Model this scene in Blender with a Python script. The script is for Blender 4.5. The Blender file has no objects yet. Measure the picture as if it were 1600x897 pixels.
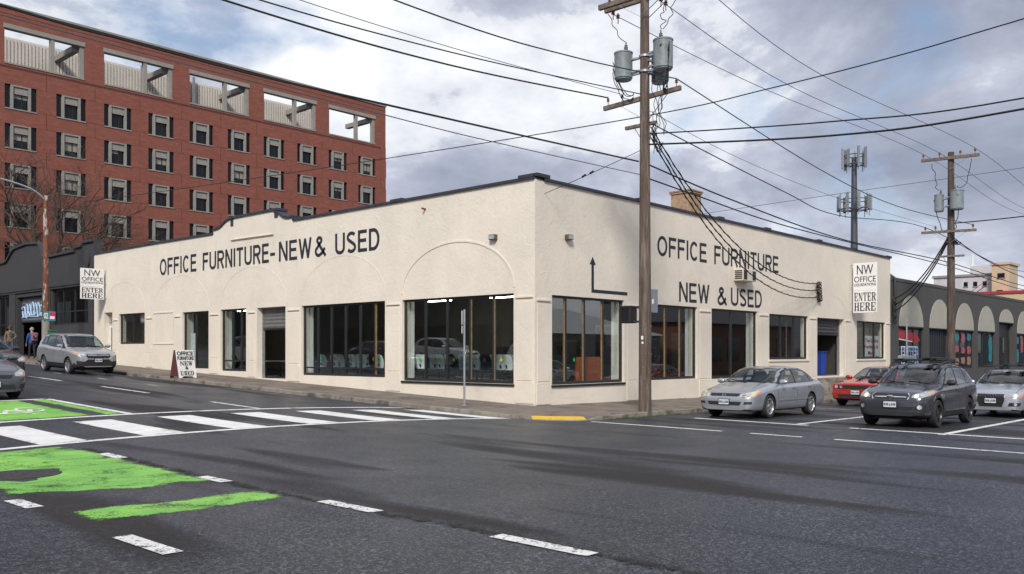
import bpy, bmesh, math, random
from mathutils import Vector, Matrix
from mathutils.bvhtree import BVHTree
random.seed(7)
PI = math.pi
scene = bpy.context.scene
COL = scene.collection

# ---------------------------------------------------------------- camera
cam_d = bpy.data.cameras.new('camera'); cam = bpy.data.objects.new('camera', cam_d); COL.objects.link(cam)
YAW = math.radians(42.284)
cam.location = (-20.148, -17.385, 1.6)
cam.rotation_euler = (PI/2, 0, YAW - PI/2)
cam_d.sensor_width = 36; cam_d.lens = 31.05; cam_d.shift_y = 0.0641
cam_d.clip_start = 0.1; cam_d.clip_end = 5000
scene.camera = cam

# ---------------------------------------------------------------- world, sun, exposure
SUN_EL, SUN_AZ = math.radians(38), math.radians(216)      # azimuth: direction the light comes from, from +X counter-clockwise
SKY_SEED = (3.1, 1.7, 0.4)
SUN_STRENGTH, SKY_STRENGTH = 2.7, 0.11
scene.view_settings.view_transform = 'Standard'; scene.view_settings.look = 'None'
scene.view_settings.exposure = 0.34; scene.view_settings.gamma = 1.0
scene.view_settings.use_curve_mapping = False

def nd(nt, typ, **kw):
    n = nt.nodes.new(typ)
    for k, v in kw.items():
        if k.startswith('i_'):
            n.inputs[k[2:].replace('_', ' ')].default_value = v
        else: setattr(n, k, v)
    return n
def lk(nt, a, b): nt.links.new(a, b)
def math_n(nt, op, a, b=None, clamp=False):
    n = nt.nodes.new('ShaderNodeMath'); n.operation = op; n.use_clamp = clamp
    for i, v in enumerate((a, b)):
        if v is None: continue
        if isinstance(v, (int, float)): n.inputs[i].default_value = v
        else: lk(nt, v, n.inputs[i])
    return n.outputs[0]
def ramp(nt, fac, stops):
    n = nt.nodes.new('ShaderNodeValToRGB'); e = n.color_ramp.elements
    while len(e) < len(stops): e.new(0.5)
    for el, (p, c) in zip(e, stops):
        el.position = p
        el.color = (c, c, c, 1) if isinstance(c, (int, float)) else (*c, 1)
    lk(nt, fac, n.inputs[0]); return n.outputs[0]
def mixc(nt, fac, a, b, mode='MIX'):
    n = nt.nodes.new('ShaderNodeMix'); n.data_type = 'RGBA'; n.blend_type = mode
    for s, v in ((n.inputs[0], fac), (n.inputs[6], a), (n.inputs[7], b)):
        if isinstance(v, (int, float)): s.default_value = v
        elif isinstance(v, tuple): s.default_value = (*v, 1)
        else: lk(nt, v, s)
    return n.outputs[2]
def noise(nt, vec, scale, detail=4, rough=.55, dist=0):
    n = nt.nodes.new('ShaderNodeTexNoise'); n.inputs['Scale'].default_value = scale; n.inputs['Detail'].default_value = detail
    n.inputs['Roughness'].default_value = rough; n.inputs['Distortion'].default_value = dist
    if vec is not None: lk(nt, vec, n.inputs['Vector'])
    return n.outputs[0]

world = bpy.data.worlds.new('World'); scene.world = world; world.use_nodes = True
wt = world.node_tree; wt.nodes.clear()
wo = wt.nodes.new('ShaderNodeOutputWorld'); bg = wt.nodes.new('ShaderNodeBackground'); lk(wt, bg.outputs[0], wo.inputs[0])
sky = wt.nodes.new('ShaderNodeTexSky'); sky.sky_type = 'NISHITA'; sky.sun_disc = False
sky.sun_elevation = SUN_EL; sky.sun_rotation = PI/2 - SUN_AZ
tc = wt.nodes.new('ShaderNodeTexCoord'); sep = wt.nodes.new('ShaderNodeSeparateXYZ'); lk(wt, tc.outputs['Generated'], sep.inputs[0])
mpw = wt.nodes.new('ShaderNodeMapping'); mpw.inputs['Scale'].default_value = (1, 1, 1.9); mpw.inputs['Location'].default_value = SKY_SEED; lk(wt, tc.outputs['Generated'], mpw.inputs[0])
cover = noise(wt, mpw.outputs[0], 2.1, 11, .55, .15)
shade = noise(wt, mpw.outputs[0], 2.6, 13, .60, .22)
cov = ramp(wt, cover, [(0.33, 0.0), (0.43, 1.0)])
cl = ramp(wt, shade, [(0.36, (.255, .285, .375)), (0.455, (.355, .385, .475)), (0.508, (.46, .49, .58)), (0.532, (.63, .655, .71)), (0.63, (.82, .835, .87))])
skyc = mixc(wt, 1.0, sky.outputs[0], (SKY_STRENGTH, SKY_STRENGTH, SKY_STRENGTH), 'MULTIPLY')
lk(wt, mixc(wt, cov, skyc, cl), bg.inputs[0]); bg.inputs[1].default_value = 1.0

sd = bpy.data.lights.new('sun', 'SUN'); sun = bpy.data.objects.new('sun', sd); COL.objects.link(sun)
sd.energy = SUN_STRENGTH; sd.angle = math.radians(12); sd.color = (1.0, .94, .86)
sv = Vector((math.cos(SUN_EL)*math.cos(SUN_AZ), math.cos(SUN_EL)*math.sin(SUN_AZ), math.sin(SUN_EL)))
sun.rotation_euler = sv.to_track_quat('Z', 'Y').to_euler()
sun.location = (0, 0, 40)

# ---------------------------------------------------------------- materials
MAT = {}
def mat(name, col, rough=.7, metal=0.0, var=0.0, vscale=3.0, bump=0.0, bscale=30.0, coat=0.0, spec=.5, emit=None, estr=0, col2=None, c2scale=1.0, c2=(.5, .62), stretch=None, world_co=False, bdist=.02):
    if name in MAT: return MAT[name]
    m = bpy.data.materials.new(name); m.use_nodes = True; nt = m.node_tree
    b = nt.nodes['Principled BSDF']
    b.inputs['Base Color'].default_value = (*col, 1); b.inputs['Roughness'].default_value = rough; b.inputs['Metallic'].default_value = metal
    b.inputs['Coat Weight'].default_value = coat; b.inputs['Coat Roughness'].default_value = .06; b.inputs['Specular IOR Level'].default_value = spec
    vec = None
    if var or bump or col2:
        if world_co:
            g = nt.nodes.new('ShaderNodeNewGeometry'); vec = g.outputs['Position']
        else:
            t = nt.nodes.new('ShaderNodeTexCoord'); vec = t.outputs['Object']
        if stretch:
            mp = nt.nodes.new('ShaderNodeMapping'); mp.inputs['Scale'].default_value = stretch; lk(nt, vec, mp.inputs[0]); vec = mp.outputs[0]
    c = None
    if col2:
        f = ramp(nt, noise(nt, vec, c2scale, 6, .65, .3), [(c2[0], 0.0), (c2[1], 1.0)])
        c = mixc(nt, f, tuple(col), tuple(col2))
    if var:
        v = ramp(nt, noise(nt, vec, vscale, 6, .6), [(.3, 1-var), (.7, 1+var)])
        c = mixc(nt, 1.0, c if c else tuple(col), v, 'MULTIPLY')
        rr = math_n(nt, 'ADD', math_n(nt, 'MULTIPLY', noise(nt, vec, vscale*2.3, 4), .25), max(0, rough-.125), True); lk(nt, rr, b.inputs['Roughness'])
    if c: lk(nt, c, b.inputs['Base Color'])
    if bump:
        bn = nt.nodes.new('ShaderNodeBump'); bn.inputs['Strength'].default_value = bump; bn.inputs['Distance'].default_value = bdist
        lk(nt, noise(nt, vec, bscale, 5, .6), bn.inputs['Height']); lk(nt, bn.outputs[0], b.inputs['Normal'])
    if emit:
        b.inputs['Emission Color'].default_value = (*emit, 1); b.inputs['Emission Strength'].default_value = estr
    MAT[name] = m; return m
def glass_mat(name, tint=(.75, .8, .8), f0=.06, rough=0.0):
    """thin pane: clear, with a mirror share that rises at grazing angles (Schlick), the same from both sides"""
    if name in MAT: return MAT[name]
    m = bpy.data.materials.new(name); m.use_nodes = True; nt = m.node_tree; nt.nodes.clear()
    o = nt.nodes.new('ShaderNodeOutputMaterial'); mx = nt.nodes.new('ShaderNodeMixShader')
    tr = nt.nodes.new('ShaderNodeBsdfTransparent'); tr.inputs[0].default_value = (*tint, 1)
    gl = nt.nodes.new('ShaderNodeBsdfGlossy'); gl.inputs['Roughness'].default_value = rough; gl.inputs[0].default_value = (1, 1, 1, 1)
    g = nt.nodes.new('ShaderNodeNewGeometry'); dt = nt.nodes.new('ShaderNodeVectorMath'); dt.operation = 'DOT_PRODUCT'; lk(nt, g.outputs['Normal'], dt.inputs[0]); lk(nt, g.outputs['Incoming'], dt.inputs[1])
    c = math_n(nt, 'SUBTRACT', 1.0, math_n(nt, 'ABSOLUTE', dt.outputs['Value'])); p5 = math_n(nt, 'POWER', c, 5.0)
    F = math_n(nt, 'ADD', math_n(nt, 'MULTIPLY', p5, 1-f0), f0, True)
    lk(nt, F, mx.inputs[0]); lk(nt, tr.outputs[0], mx.inputs[1]); lk(nt, gl.outputs[0], mx.inputs[2]); lk(nt, mx.outputs[0], o.inputs[0])
    MAT[name] = m; return m

def stucco_mat(name, col, dirt, streak=.35):
    m = bpy.data.materials.new(name); m.use_nodes = True; nt = m.node_tree; b = nt.nodes['Principled BSDF']; b.inputs['Roughness'].default_value = .78
    g = nt.nodes.new('ShaderNodeNewGeometry'); P = g.outputs['Position']
    big = ramp(nt, noise(nt, P, .55, 6, .65), [(.3, .91), (.7, 1.05)])
    mp = nt.nodes.new('ShaderNodeMapping'); mp.inputs['Scale'].default_value = (2.0, 2.0, .45); lk(nt, P, mp.inputs[0])
    st = ramp(nt, noise(nt, mp.outputs[0], 1.0, 7, .7), [(.54, 0.0), (.80, streak)])
    sp = ramp(nt, noise(nt, P, 9.0, 3, .5), [(.70, 0.0), (.76, .5)])
    c = mixc(nt, st, tuple(col), dirt); c = mixc(nt, sp, c, tuple(x*.7 for x in col)); c = mixc(nt, 1.0, c, big, 'MULTIPLY'); lk(nt, c, b.inputs['Base Color'])
    bn = nt.nodes.new('ShaderNodeBump'); bn.inputs['Strength'].default_value = .55; bn.inputs['Distance'].default_value = .03
    h = math_n(nt, 'ADD', noise(nt, P, 3.2, 6, .62, 1.6), math_n(nt, 'MULTIPLY', noise(nt, P, 24, 4, .6), .35)); lk(nt, h, bn.inputs['Height']); lk(nt, bn.outputs[0], b.inputs['Normal'])
    MAT[name] = m; return m
def asphalt_mat():
    m = bpy.data.materials.new('asphalt'); m.use_nodes = True; nt = m.node_tree; b = nt.nodes['Principled BSDF']
    g = nt.nodes.new('ShaderNodeNewGeometry'); P = g.outputs['Position']
    mid = noise(nt, P, 19, 4, .85); fine = noise(nt, P, 46, 2, .7); grit = noise(nt, P, 85, 2, .6)
    mx = math_n(nt, 'ADD', math_n(nt, 'MULTIPLY', mid, .5), math_n(nt, 'MULTIPLY', fine, .5))
    c = ramp(nt, mx, [(.40, (.003, .0032, .005)), (.475, (.014, .0155, .022)), (.53, (.030, .033, .045)), (.59, (.125, .135, .165))])
    sp = ramp(nt, grit, [(.68, 0.0), (.76, .7)]); c = mixc(nt, sp, c, (.32, .31, .30))
    mp = nt.nodes.new('ShaderNodeMapping'); mp.inputs['Scale'].default_value = (.70, .13, 1); mp.inputs['Location'].default_value = (4.3, 1.7, 0); lk(nt, P, mp.inputs[0])
    strk = ramp(nt, noise(nt, mp.outputs[0], .85, 2.5, .5, .15), [(.55, 0.0), (.64, 1.0)])       # worn, drier brownish tracks along the street
    c = mixc(nt, math_n(nt, 'MULTIPLY', strk, .8), c, (.026, .022, .020))
    mott = ramp(nt, noise(nt, P, .35, 5, .6), [(.3, .78), (.7, 1.22)]); c = mixc(nt, 1.0, c, mott, 'MULTIPLY')
    lk(nt, c, b.inputs['Base Color'])
    r = math_n(nt, 'ADD', math_n(nt, 'MULTIPLY', strk, .4), math_n(nt, 'ADD', math_n(nt, 'MULTIPLY', noise(nt, P, .8, 4), .25), .30)); lk(nt, r, b.inputs['Roughness'])
    bn = nt.nodes.new('ShaderNodeBump'); bn.inputs['Strength'].default_value = .8; bn.inputs['Distance'].default_value = .012
    lk(nt, mx, bn.inputs['Height']); lk(nt, bn.outputs[0], b.inputs['Normal'])
    b.inputs['Specular IOR Level'].default_value = .30; MAT['asphalt'] = m; return m
def paint_mat(name, col, wear, wscale=5, rough=.6, edge=.05, rag=.3):
    """road paint: worn through to the asphalt below in ragged chips"""
    m = bpy.data.materials.new(name); m.use_nodes = True; nt = m.node_tree; b = nt.nodes['Principled BSDF']; o = nt.nodes['Material Output']
    g = nt.nodes.new('ShaderNodeNewGeometry'); P = g.outputs['Position']
    v = ramp(nt, noise(nt, P, 1.7, 6, .7), [(.3, .82), (.7, 1.08)]); c = mixc(nt, 1.0, mixc(nt, ramp(nt, noise(nt, P, .9, 3, .5, .6), [(.46, 0.0), (.56, .55)]), tuple(col), (col[0]*.55, col[1]*.72, col[2]*.8)) if col[1] > 1.5*col[0] else tuple(col), v, 'MULTIPLY')
    c = mixc(nt, ramp(nt, noise(nt, P, 40, 3), [(.55, 0.0), (.75, .45)]), c, tuple(x*.5 for x in col)); lk(nt, c, b.inputs['Base Color']); b.inputs['Roughness'].default_value = rough
    n1 = math_n(nt, 'ADD', math_n(nt, 'MULTIPLY', noise(nt, P, wscale, 8, .75, .5), .6), math_n(nt, 'MULTIPLY', noise(nt, P, 48, 3, .7), .4))
    at = nt.nodes.new('ShaderNodeAttribute'); at.attribute_name = 'edge'
    ed = math_n(nt, 'MULTIPLY', math_n(nt, 'SUBTRACT', math_n(nt, 'MINIMUM', at.outputs['Fac'], .16), .16), rag)
    f = ramp(nt, math_n(nt, 'ADD', n1, ed), [(wear, 0.0), (wear+edge, 1.0)])
    t = nt.nodes.new('ShaderNodeBsdfTransparent'); mx = nt.nodes.new('ShaderNodeMixShader'); lk(nt, f, mx.inputs[0]); lk(nt, t.outputs[0], mx.inputs[1]); lk(nt, b.outputs[0], mx.inputs[2]); lk(nt, mx.outputs[0], o.inputs[0])
    MAT[name] = m; return m

asphalt_mat()
stucco_mat('cream_stucco', (.765, .70, .60), (.56, .48, .38), .38)
stucco_mat('dark_stucco', (.042, .043, .047), (.075, .075, .08), .5)
stucco_mat('grey_stucco', (.068, .068, .067), (.13, .13, .125), .5)
stucco_mat('arch_infill', (.40, .385, .33), (.27, .25, .22), .5)
paint_mat('white_paint', (.80, .80, .79), .37, 4)
paint_mat('worn_white_paint', (.76, .76, .75), .415, 7, rag=.12)
paint_mat('ravelled_asphalt', (.020, .016, .014), .47, 5, .9, rag=1.0)
paint_mat('tar_seal', (.008, .008, .009), .36, 3, .35, rag=.3)
paint_mat('green_paint', (.24, .57, .085), .38, 2.2, rag=.6)
paint_mat('worn_green_paint', (.24, .55, .09), .425, 1.4, rag=1.1)
mat('concrete', (.185, .152, .126), .85, var=.22, vscale=1.3, bump=.3, bscale=45, world_co=True, col2=(.105, .088, .075), c2scale=.7)
mat('kerb_concrete', (.24, .215, .185), .85, var=.3, vscale=2.5, bump=.4, bscale=30, world_co=True, col2=(.10, .095, .085), c2scale=1.8)
mat('joint_dark', (.07, .062, .055), .9, var=.2, world_co=True)
mat('black_metal', (.018, .019, .022), .45, var=.15)
mat('coping_dark', (.035, .035, .05), .6, var=.3, vscale=2)
mat('letter_paint', (.018, .021, .034), .65, var=.2, vscale=6)
mat('sign_white', (.80, .80, .79), .5, var=.06, vscale=2)
mat('sign_black', (.02, .02, .022), .55)
mat('wood_trim', (.26, .16, .07), .6, var=.3, vscale=9)
mat('wood_pole', (.105, .076, .060), .88, var=.45, vscale=3, bump=.8, bscale=9, stretch=(5, 5, .35), col2=(.19, .155, .13), c2scale=2.2)
mat('wood_dark', (.075, .055, .045), .88, var=.45, vscale=3, bump=.8, bscale=9, stretch=(5, 5, .35), col2=(.13, .10, .085), c2scale=2.2)
mat('wood_arm', (.17, .135, .11), .88, var=.4, vscale=8, bump=.5, bscale=20)
mat('transformer_grey', (.21, .25, .27), .45, var=.12, vscale=3, col2=(.17, .19, .195), c2scale=4)
mat('galvanised', (.38, .40, .42), .45, .6, var=.15, vscale=8)
mat('rusty_metal', (.17, .062, .032), .8, var=.4, vscale=4, col2=(.44, .42, .40), c2scale=1.6, c2=(.56, .60), bump=.3, bscale=20, stretch=(3, 3, .8))
mat('insulator', (.16, .05, .03), .25, coat=.5)
mat('wire_black', (.012, .012, .013), .6)
mat('wire_grey', (.10, .10, .11), .5)
mat('rubber', (.018, .018, .019), .8, var=.2, vscale=10)
mat('chrome', (.75, .76, .78), .12, 1.0)
mat('alloy', (.52, .53, .55), .3, .85)
mat('dark_alloy', (.05, .05, .055), .35, .7)
mat('black_plastic', (.02, .02, .022), .55, var=.1)
mat('tactile_yellow', (.72, .46, .03), .65, var=.15, vscale=8)
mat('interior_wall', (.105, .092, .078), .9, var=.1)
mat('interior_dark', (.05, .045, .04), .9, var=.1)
mat('interior_floor', (.12, .11, .10), .6, var=.2)
mat('tube_light', (.9, .9, .85), .5, emit=(1, .95, .82), estr=16)
mat('lamp_on', (.9, .85, .7), .3, emit=(1, .72, .38), estr=1.5)
glass_mat('shop_glass', (.90, .94, .94), .10)
# ---------------------------------------------------------------- mesh helpers
class MB:
    def __init__(s): s.v = []; s.f = []; s.mi = []; s.cur = 0
    def add(s, vs, fs):
        o = len(s.v); s.v += [tuple(p) for p in vs]; s.f += [tuple(i+o for i in f) for f in fs]; s.mi += [s.cur]*len(fs); return s
    def box(s, x0, x1, y0, y1, z0, z1):
        if x1 < x0: x0, x1 = x1, x0
        if y1 < y0: y0, y1 = y1, y0
        if z1 < z0: z0, z1 = z1, z0
        return s.add([(x0,y0,z0),(x1,y0,z0),(x1,y1,z0),(x0,y1,z0),(x0,y0,z1),(x1,y0,z1),(x1,y1,z1),(x0,y1,z1)],
                     [(0,3,2,1),(4,5,6,7),(0,1,5,4),(1,2,6,5),(2,3,7,6),(3,0,4,7)])
    def obox(s, c, ax, ay, az):      # oriented box: centre and three half vectors
        c, ax, ay, az = map(Vector, (c, ax, ay, az))
        P = [c+i*ax+j*ay+k*az for k in (-1,1) for (i,j) in ((-1,-1),(1,-1),(1,1),(-1,1))]
        return s.add(P, [(0,3,2,1),(4,5,6,7),(0,1,5,4),(1,2,6,5),(2,3,7,6),(3,0,4,7)])
    def bar(s, a, b, w, h=None):
        a, b = Vector(a), Vector(b); h = h or w; d = (b-a); L = d.length; d.normalize()
        up = Vector((0,0,1)) if abs(d.z) < .95 else Vector((1,0,0)); sx = d.cross(up).normalized(); sz = sx.cross(d)
        return s.obox((a+b)/2, d*L/2, sx*w/2, sz*h/2)
    def tube(s, pts, r, n=8, caps=True):
        pts = [Vector(p) for p in pts]; rs = r if isinstance(r, (list, tuple)) else [r]*len(pts)
        o = len(s.v); vs = []; fs = []; px = None
        for i, p in enumerate(pts):
            d = (pts[min(i+1, len(pts)-1)] - pts[max(i-1, 0)]).normalized()
            if px is None:
                up = Vector((0,0,1)) if abs(d.z) < .9 else Vector((1,0,0)); px = d.cross(up).normalized()
            else: px = (px - d*px.dot(d)).normalized()
            py = d.cross(px)
            for k in range(n):
                a = 2*PI*k/n; vs.append(p + (px*math.cos(a)+py*math.sin(a))*rs[i])
        for i in range(len(pts)-1):
            for k in range(n): fs.append((i*n+k, i*n+(k+1)%n, (i+1)*n+(k+1)%n, (i+1)*n+k))
        if caps: fs.append(tuple(range(n))[::-1]); fs.append(tuple((len(pts)-1)*n+k for k in range(n)))
        return s.add(vs, fs)
    def lathe(s, prof, n=20, M=None, close=False):     # prof [(r,z)] about local z
        M = M or Matrix.Identity(4); vs = []; fs = []
        for r, z in prof:
            for k in range(n):
                a = 2*PI*k/n; vs.append(M @ Vector((r*math.cos(a), r*math.sin(a), z)))
        m = len(prof)
        for i in range(m-1 + (1 if close else 0)):
            j = (i+1) % m
            for k in range(n): fs.append((i*n+k, i*n+(k+1)%n, j*n+(k+1)%n, j*n+k))
        if not close:
            fs.append(tuple(range(n))[::-1]); fs.append(tuple((m-1)*n+k for k in range(n)))
        return s.add(vs, fs)
    def prism(s, poly, fn, t0, t1):   # poly [(u,v)], fn(u,v,t)->xyz
        n = len(poly)
        return s.add([fn(u,v,t0) for u,v in poly]+[fn(u,v,t1) for u,v in poly],
                     [tuple(range(n))[::-1], tuple(range(n,2*n))]+[(i,(i+1)%n,n+(i+1)%n,n+i) for i in range(n)])
    def build(s, name, m, parent=None, smooth=False, loc=None, bevel=0, fixn=True):
        me = bpy.data.meshes.new(name); me.from_pydata(s.v, [], s.f)
        ms = m if isinstance(m, (list, tuple)) else [m]
        for x in ms: me.materials.append(MAT[x] if isinstance(x, str) else x)
        if len(ms) > 1: me.polygons.foreach_set('material_index', s.mi)
        if fixn or bevel:
            bm = bmesh.new(); bm.from_mesh(me)
            if bevel:
                bmesh.ops.remove_doubles(bm, verts=bm.verts, dist=1e-5)
                bmesh.ops.bevel(bm, geom=[e for e in bm.edges if len(e.link_faces) == 2 and e.calc_face_angle(0) > .6], offset=bevel, segments=2, affect='EDGES', profile=.5, clamp_overlap=True)
            bmesh.ops.recalc_face_normals(bm, faces=bm.faces); bm.to_mesh(me); bm.free()
        if smooth: me.polygons.foreach_set('use_smooth', [True]*len(me.polygons)); me.set_sharp_from_angle(angle=math.radians(38))
        o = bpy.data.objects.new(name, me); COL.objects.link(o)
        if parent: o.parent = parent
        if loc: o.location = loc
        return o
def tag(o, label, cat, group=None, kind=None):
    if label: o['label'] = label
    if cat: o['category'] = cat
    if group: o['group'] = group
    if kind: o['kind'] = kind
    return o
def struct(o): o['kind'] = 'structure'; return o
def thing(name, label, cat, loc=(0,0,0), rz=0, group=None):
    o = bpy.data.objects.new(name, None); COL.objects.link(o); o.location = loc; o.rotation_euler = (0,0,rz); o.empty_display_size = .3
    return tag(o, label, cat, group)
def copy_tree(o, parent=None):
    c = o.copy(); COL.objects.link(c); c.parent = parent
    for ch in list(o.children): copy_tree(ch, c)
    return c
def text_mesh(txt, bold=0.0, extrude=.004):
    cu = bpy.data.curves.new('t', 'FONT'); cu.body = txt; cu.offset = bold; cu.extrude = extrude; cu.resolution_u = 4
    o = bpy.data.objects.new('t', cu); COL.objects.link(o); dg = bpy.context.evaluated_depsgraph_get(); dg.update()
    me = bpy.data.meshes.new_from_object(o.evaluated_get(dg)); bpy.data.objects.remove(o); bpy.data.curves.remove(cu)
    return me
def lettering(txt, o, ux, uz, w, h, m, parent, name='lettering', bold=.02, depth=.008):
    """text fitted into the box of width w along ux and height h along uz whose lower-left is o; faces ux x uz"""
    me = text_mesh(txt, bold); vs = [v.co.copy() for v in me.vertices]
    x0 = min(v.x for v in vs); x1 = max(v.x for v in vs); y0 = min(v.y for v in vs); y1 = max(v.y for v in vs)
    ux, uz, o = Vector(ux), Vector(uz), Vector(o); n = ux.cross(uz)
    for v in me.vertices:
        c = v.co; v.co = o + ux*((c.x-x0)/(x1-x0)*w) + uz*((c.y-y0)/(y1-y0)*h) + n*(depth if c.z > 0 else -.001)
    me.name = name; me.materials.clear(); me.materials.append(MAT[m] if isinstance(m, str) else m)
    ob = bpy.data.objects.new(name, me); COL.objects.link(ob)
    if parent: ob.parent = parent
    return ob
# plain bold grotesque capitals drawn as strokes (painted wall lettering)
def _arc(cx, cy, rx, ry, a0, a1, n=14): return [(cx+rx*math.cos(math.radians(a0+(a1-a0)*k/n)), cy+ry*math.sin(math.radians(a0+(a1-a0)*k/n))) for k in range(n+1)]
ADV = dict(O=.78, F=.60, I=.17, C=.72, E=.62, U=.70, R=.70, N=.70, T=.64, W=.98, S=.66, D=.70)
ADV['&'] = .74; ADV['-'] = .36
def glyph_paths(ch, w, h, t):
    e = t/2; L, R, B, T, M = e, w-e, e, h-e, h*.52
    if ch == 'O': return [_arc(w/2, h/2, w/2-e, h/2-e, 0, 360, 28)]
    if ch == 'C': return [_arc(w/2, h/2, w/2-e, h/2-e, 42, 318, 24)]
    if ch == 'I': return [[(w/2,0),(w/2,h)]]
    if ch == 'F': return [[(L,0),(L,h)],[(L,T),(w,T)],[(L,M),(w*.90,M)]]
    if ch == 'E': return [[(L,0),(L,h)],[(L,T),(w*.97,T)],[(L,M),(w*.90,M)],[(L,B),(w,B)]]
    if ch == 'U': return [[(L,h)]+_arc(w/2, h*.30, w/2-e, h*.30-e, 180, 360, 14)+[(R,h)]]
    if ch == 'N': return [[(L,0),(L,h)],[(R,0),(R,h)],[(L*1.1,h*.985),(R*.99,h*.015)]]
    if ch == 'T': return [[(0,T),(w,T)],[(w/2,0),(w/2,T)]]
    if ch == 'W': return [[(e*.9,h),(w*.27,e*.2)],[(w*.27,e*.2),(w*.5,h*.97)],[(w*.5,h*.97),(w*.73,e*.2)],[(w*.73,e*.2),(w-e*.9,h)]]
    if ch == 'D': return [[(L,0),(L,h)],[(L,T),(w*.45,T)]+_arc(w*.45, h/2, w*.55-e, h/2-e, 90, -90, 16)+[(L,B)]]
    if ch == 'R': return [[(L,0),(L,h)],[(L,T),(w*.60,T)]+_arc(w*.60, (T+M*.95)/2, w*.40-e, (T-M*.95)/2, 90, -90, 12)+[(L,M*.95)],[(w*.50,M*.95),(R,0)]]
    if ch == 'S': return [_arc(w/2, h*.735, w/2-e, h*.265-e, 30, 215, 14)+[(w*.40,h*.545),(w*.62,h*.465)]+_arc(w/2, h*.265, w/2-e, h*.265-e, 38, -152, 14)]
    if ch == '&': return [[(w*1.0,h*.03),(w*.30,h*.70)]+_arc(w*.43, h*.80, w*.20, h*.20-e, 200, -40, 12)+[(w*.30,h*.50)]+_arc(w*.36, h*.27, w*.36-e, h*.27-e, 120, 300, 12)+[(w*.78,h*.22),(w*.92,h*.42)]]
    return [[(0,h*.42),(w,h*.42)]]
def stroke(b, path, t, o, ux, uz, n, depth):
    P = [Vector(p) for p in path]; N = len(P); closed = (P[0]-P[-1]).length < 1e-6; side = []
    for i in range(N):
        if closed and i in (0, N-1): d = (P[1]-P[-2])
        else: d = P[min(i+1,N-1)]-P[max(i-1,0)]
        d.normalize(); side.append(Vector((-d.y, d.x))*t/2)
    vs = []
    for p, s_ in zip(P, side):
        for q in (p-s_, p+s_): vs += [o+ux*q.x+uz*q.y-n*.001, o+ux*q.x+uz*q.y+n*depth]
    fs = []
    for i in range(N-1): a, c = 4*i, 4*(i+1); fs += [(a+1,c+1,c+3,a+3),(a,a+1,a+3,a+2)[:0] or (a,c,c+1,a+1),(a+2,a+3,c+3,c+2)]
    if not closed: fs += [(0,1,3,2), (4*N-4,4*N-2,4*N-1,4*N-3)]
    b.add(vs, fs)
def grotesque(txt, o, ux, uz, w, h, m, parent, name='lettering', t=None):
    ux, uz, o = Vector(ux), Vector(uz), Vector(o); n = ux.cross(uz); t = t or h*.165; gap = .13
    tot = sum(ADV[c] for c in txt)+gap*(len(txt)-1); k = w/tot; x = 0; b = MB()
    for i, c in enumerate(txt):
        gw = ADV[c]*k
        for j, path in enumerate(glyph_paths(c, gw, h, t)): stroke(b, path, t, o+ux*x, ux, uz, n, .005+.0007*j)
        x += gw+gap*k
    return b.build(name, m, parent, fixn=False)
# heavy slab-serif capitals drawn as strokes in a unit box
def slab_glyph(ch):
    T, t, sf = .24, .10, .30; q = []
    def R(x0, x1, y0, y1): q.append([(x0,y0),(x1,y0),(x1,y1),(x0,y1)])
    def stem(x, w, top=True, bot=True):
        R(x, x+w, 0, 1)
        if bot: R(x-.07, x+w+.07, 0, .07)
        if top: R(x-.07, x+w+.07, .93, 1)
    if ch in 'EF':
        stem(.12, T); R(.12,.86,.92,1); R(.78,.90,.68,1); R(.3,.66,.48,.56); R(.6,.68,.38,.66)
        if ch == 'E': R(.12,.88,0,.08); R(.80,.92,0,.34)
    elif ch == 'H': stem(.10, T); stem(.66, T); R(.2,.8,.46,.55)
    elif ch == 'N': stem(.12, t); stem(.78, t, True, False); q.append([(.08,1),(.34,1),(.88,0),(.70,0)])
    elif ch == 'T': stem(.38, T, False); R(.04,.96,.92,1); R(.04,.14,.68,1); R(.86,.96,.68,1)
    elif ch == 'R': stem(.10, T); R(.3,.7,.92,1); R(.3,.7,.48,.56); R(.62,.86,.55,.93); q.append([(.44,.5),(.66,.5),(.98,0),(.72,0)])
    elif ch == 'U': R(.10,.34,.18,1); R(.70,.80,.18,1); R(.02,.42,.93,1); R(.6,.9,.93,1); q.append([(.10,.2),(.34,.2),(.44,.08),(.60,.08),(.70,.2),(.80,.2),(.66,0),(.26,0)])
    elif ch == 'D': stem(.10, T); R(.3,.62,.92,1); R(.3,.62,0,.08); q.append([(.60,1),(.92,.72),(.92,.28),(.60,0),(.60,.08),(.68,.3),(.68,.7),(.60,.92)])
    elif ch == 'W': q.extend([[(.02,1),(.24,1),(.38,0),(.26,0)],[(.34,0),(.46,0),(.58,1),(.48,1)],[(.44,1),(.62,1),(.76,0),(.64,0)],[(.70,0),(.78,0),(.98,1),(.90,1)]]); R(-.02,.32,.93,1); R(.82,1.02,.93,1)
    return q
def slab_text(txt, o, ux, uz, w, h, m, parent, name='lettering'):
    ux, uz, o = Vector(ux), Vector(uz), Vector(o); n = ux.cross(uz); cw = w/len(txt); b = MB(); extra = []
    for i, ch in enumerate(txt):
        if ch == ' ': continue
        g = slab_glyph(ch)
        if not g: extra.append((ch, i)); continue
        for k, poly in enumerate(g):
            d = .004 + k*.0006
            b.prism(poly, lambda u, v, t: o + ux*(i*cw+u*cw*.95) + uz*(v*h) + n*t, -.001, d)
    ob = b.build(name, m, parent)
    for ch, i in extra: lettering(ch, o+ux*(i*cw+cw*.06), ux, uz, cw*.82, h, m, parent, name, .045, .005)
    return ob
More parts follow.
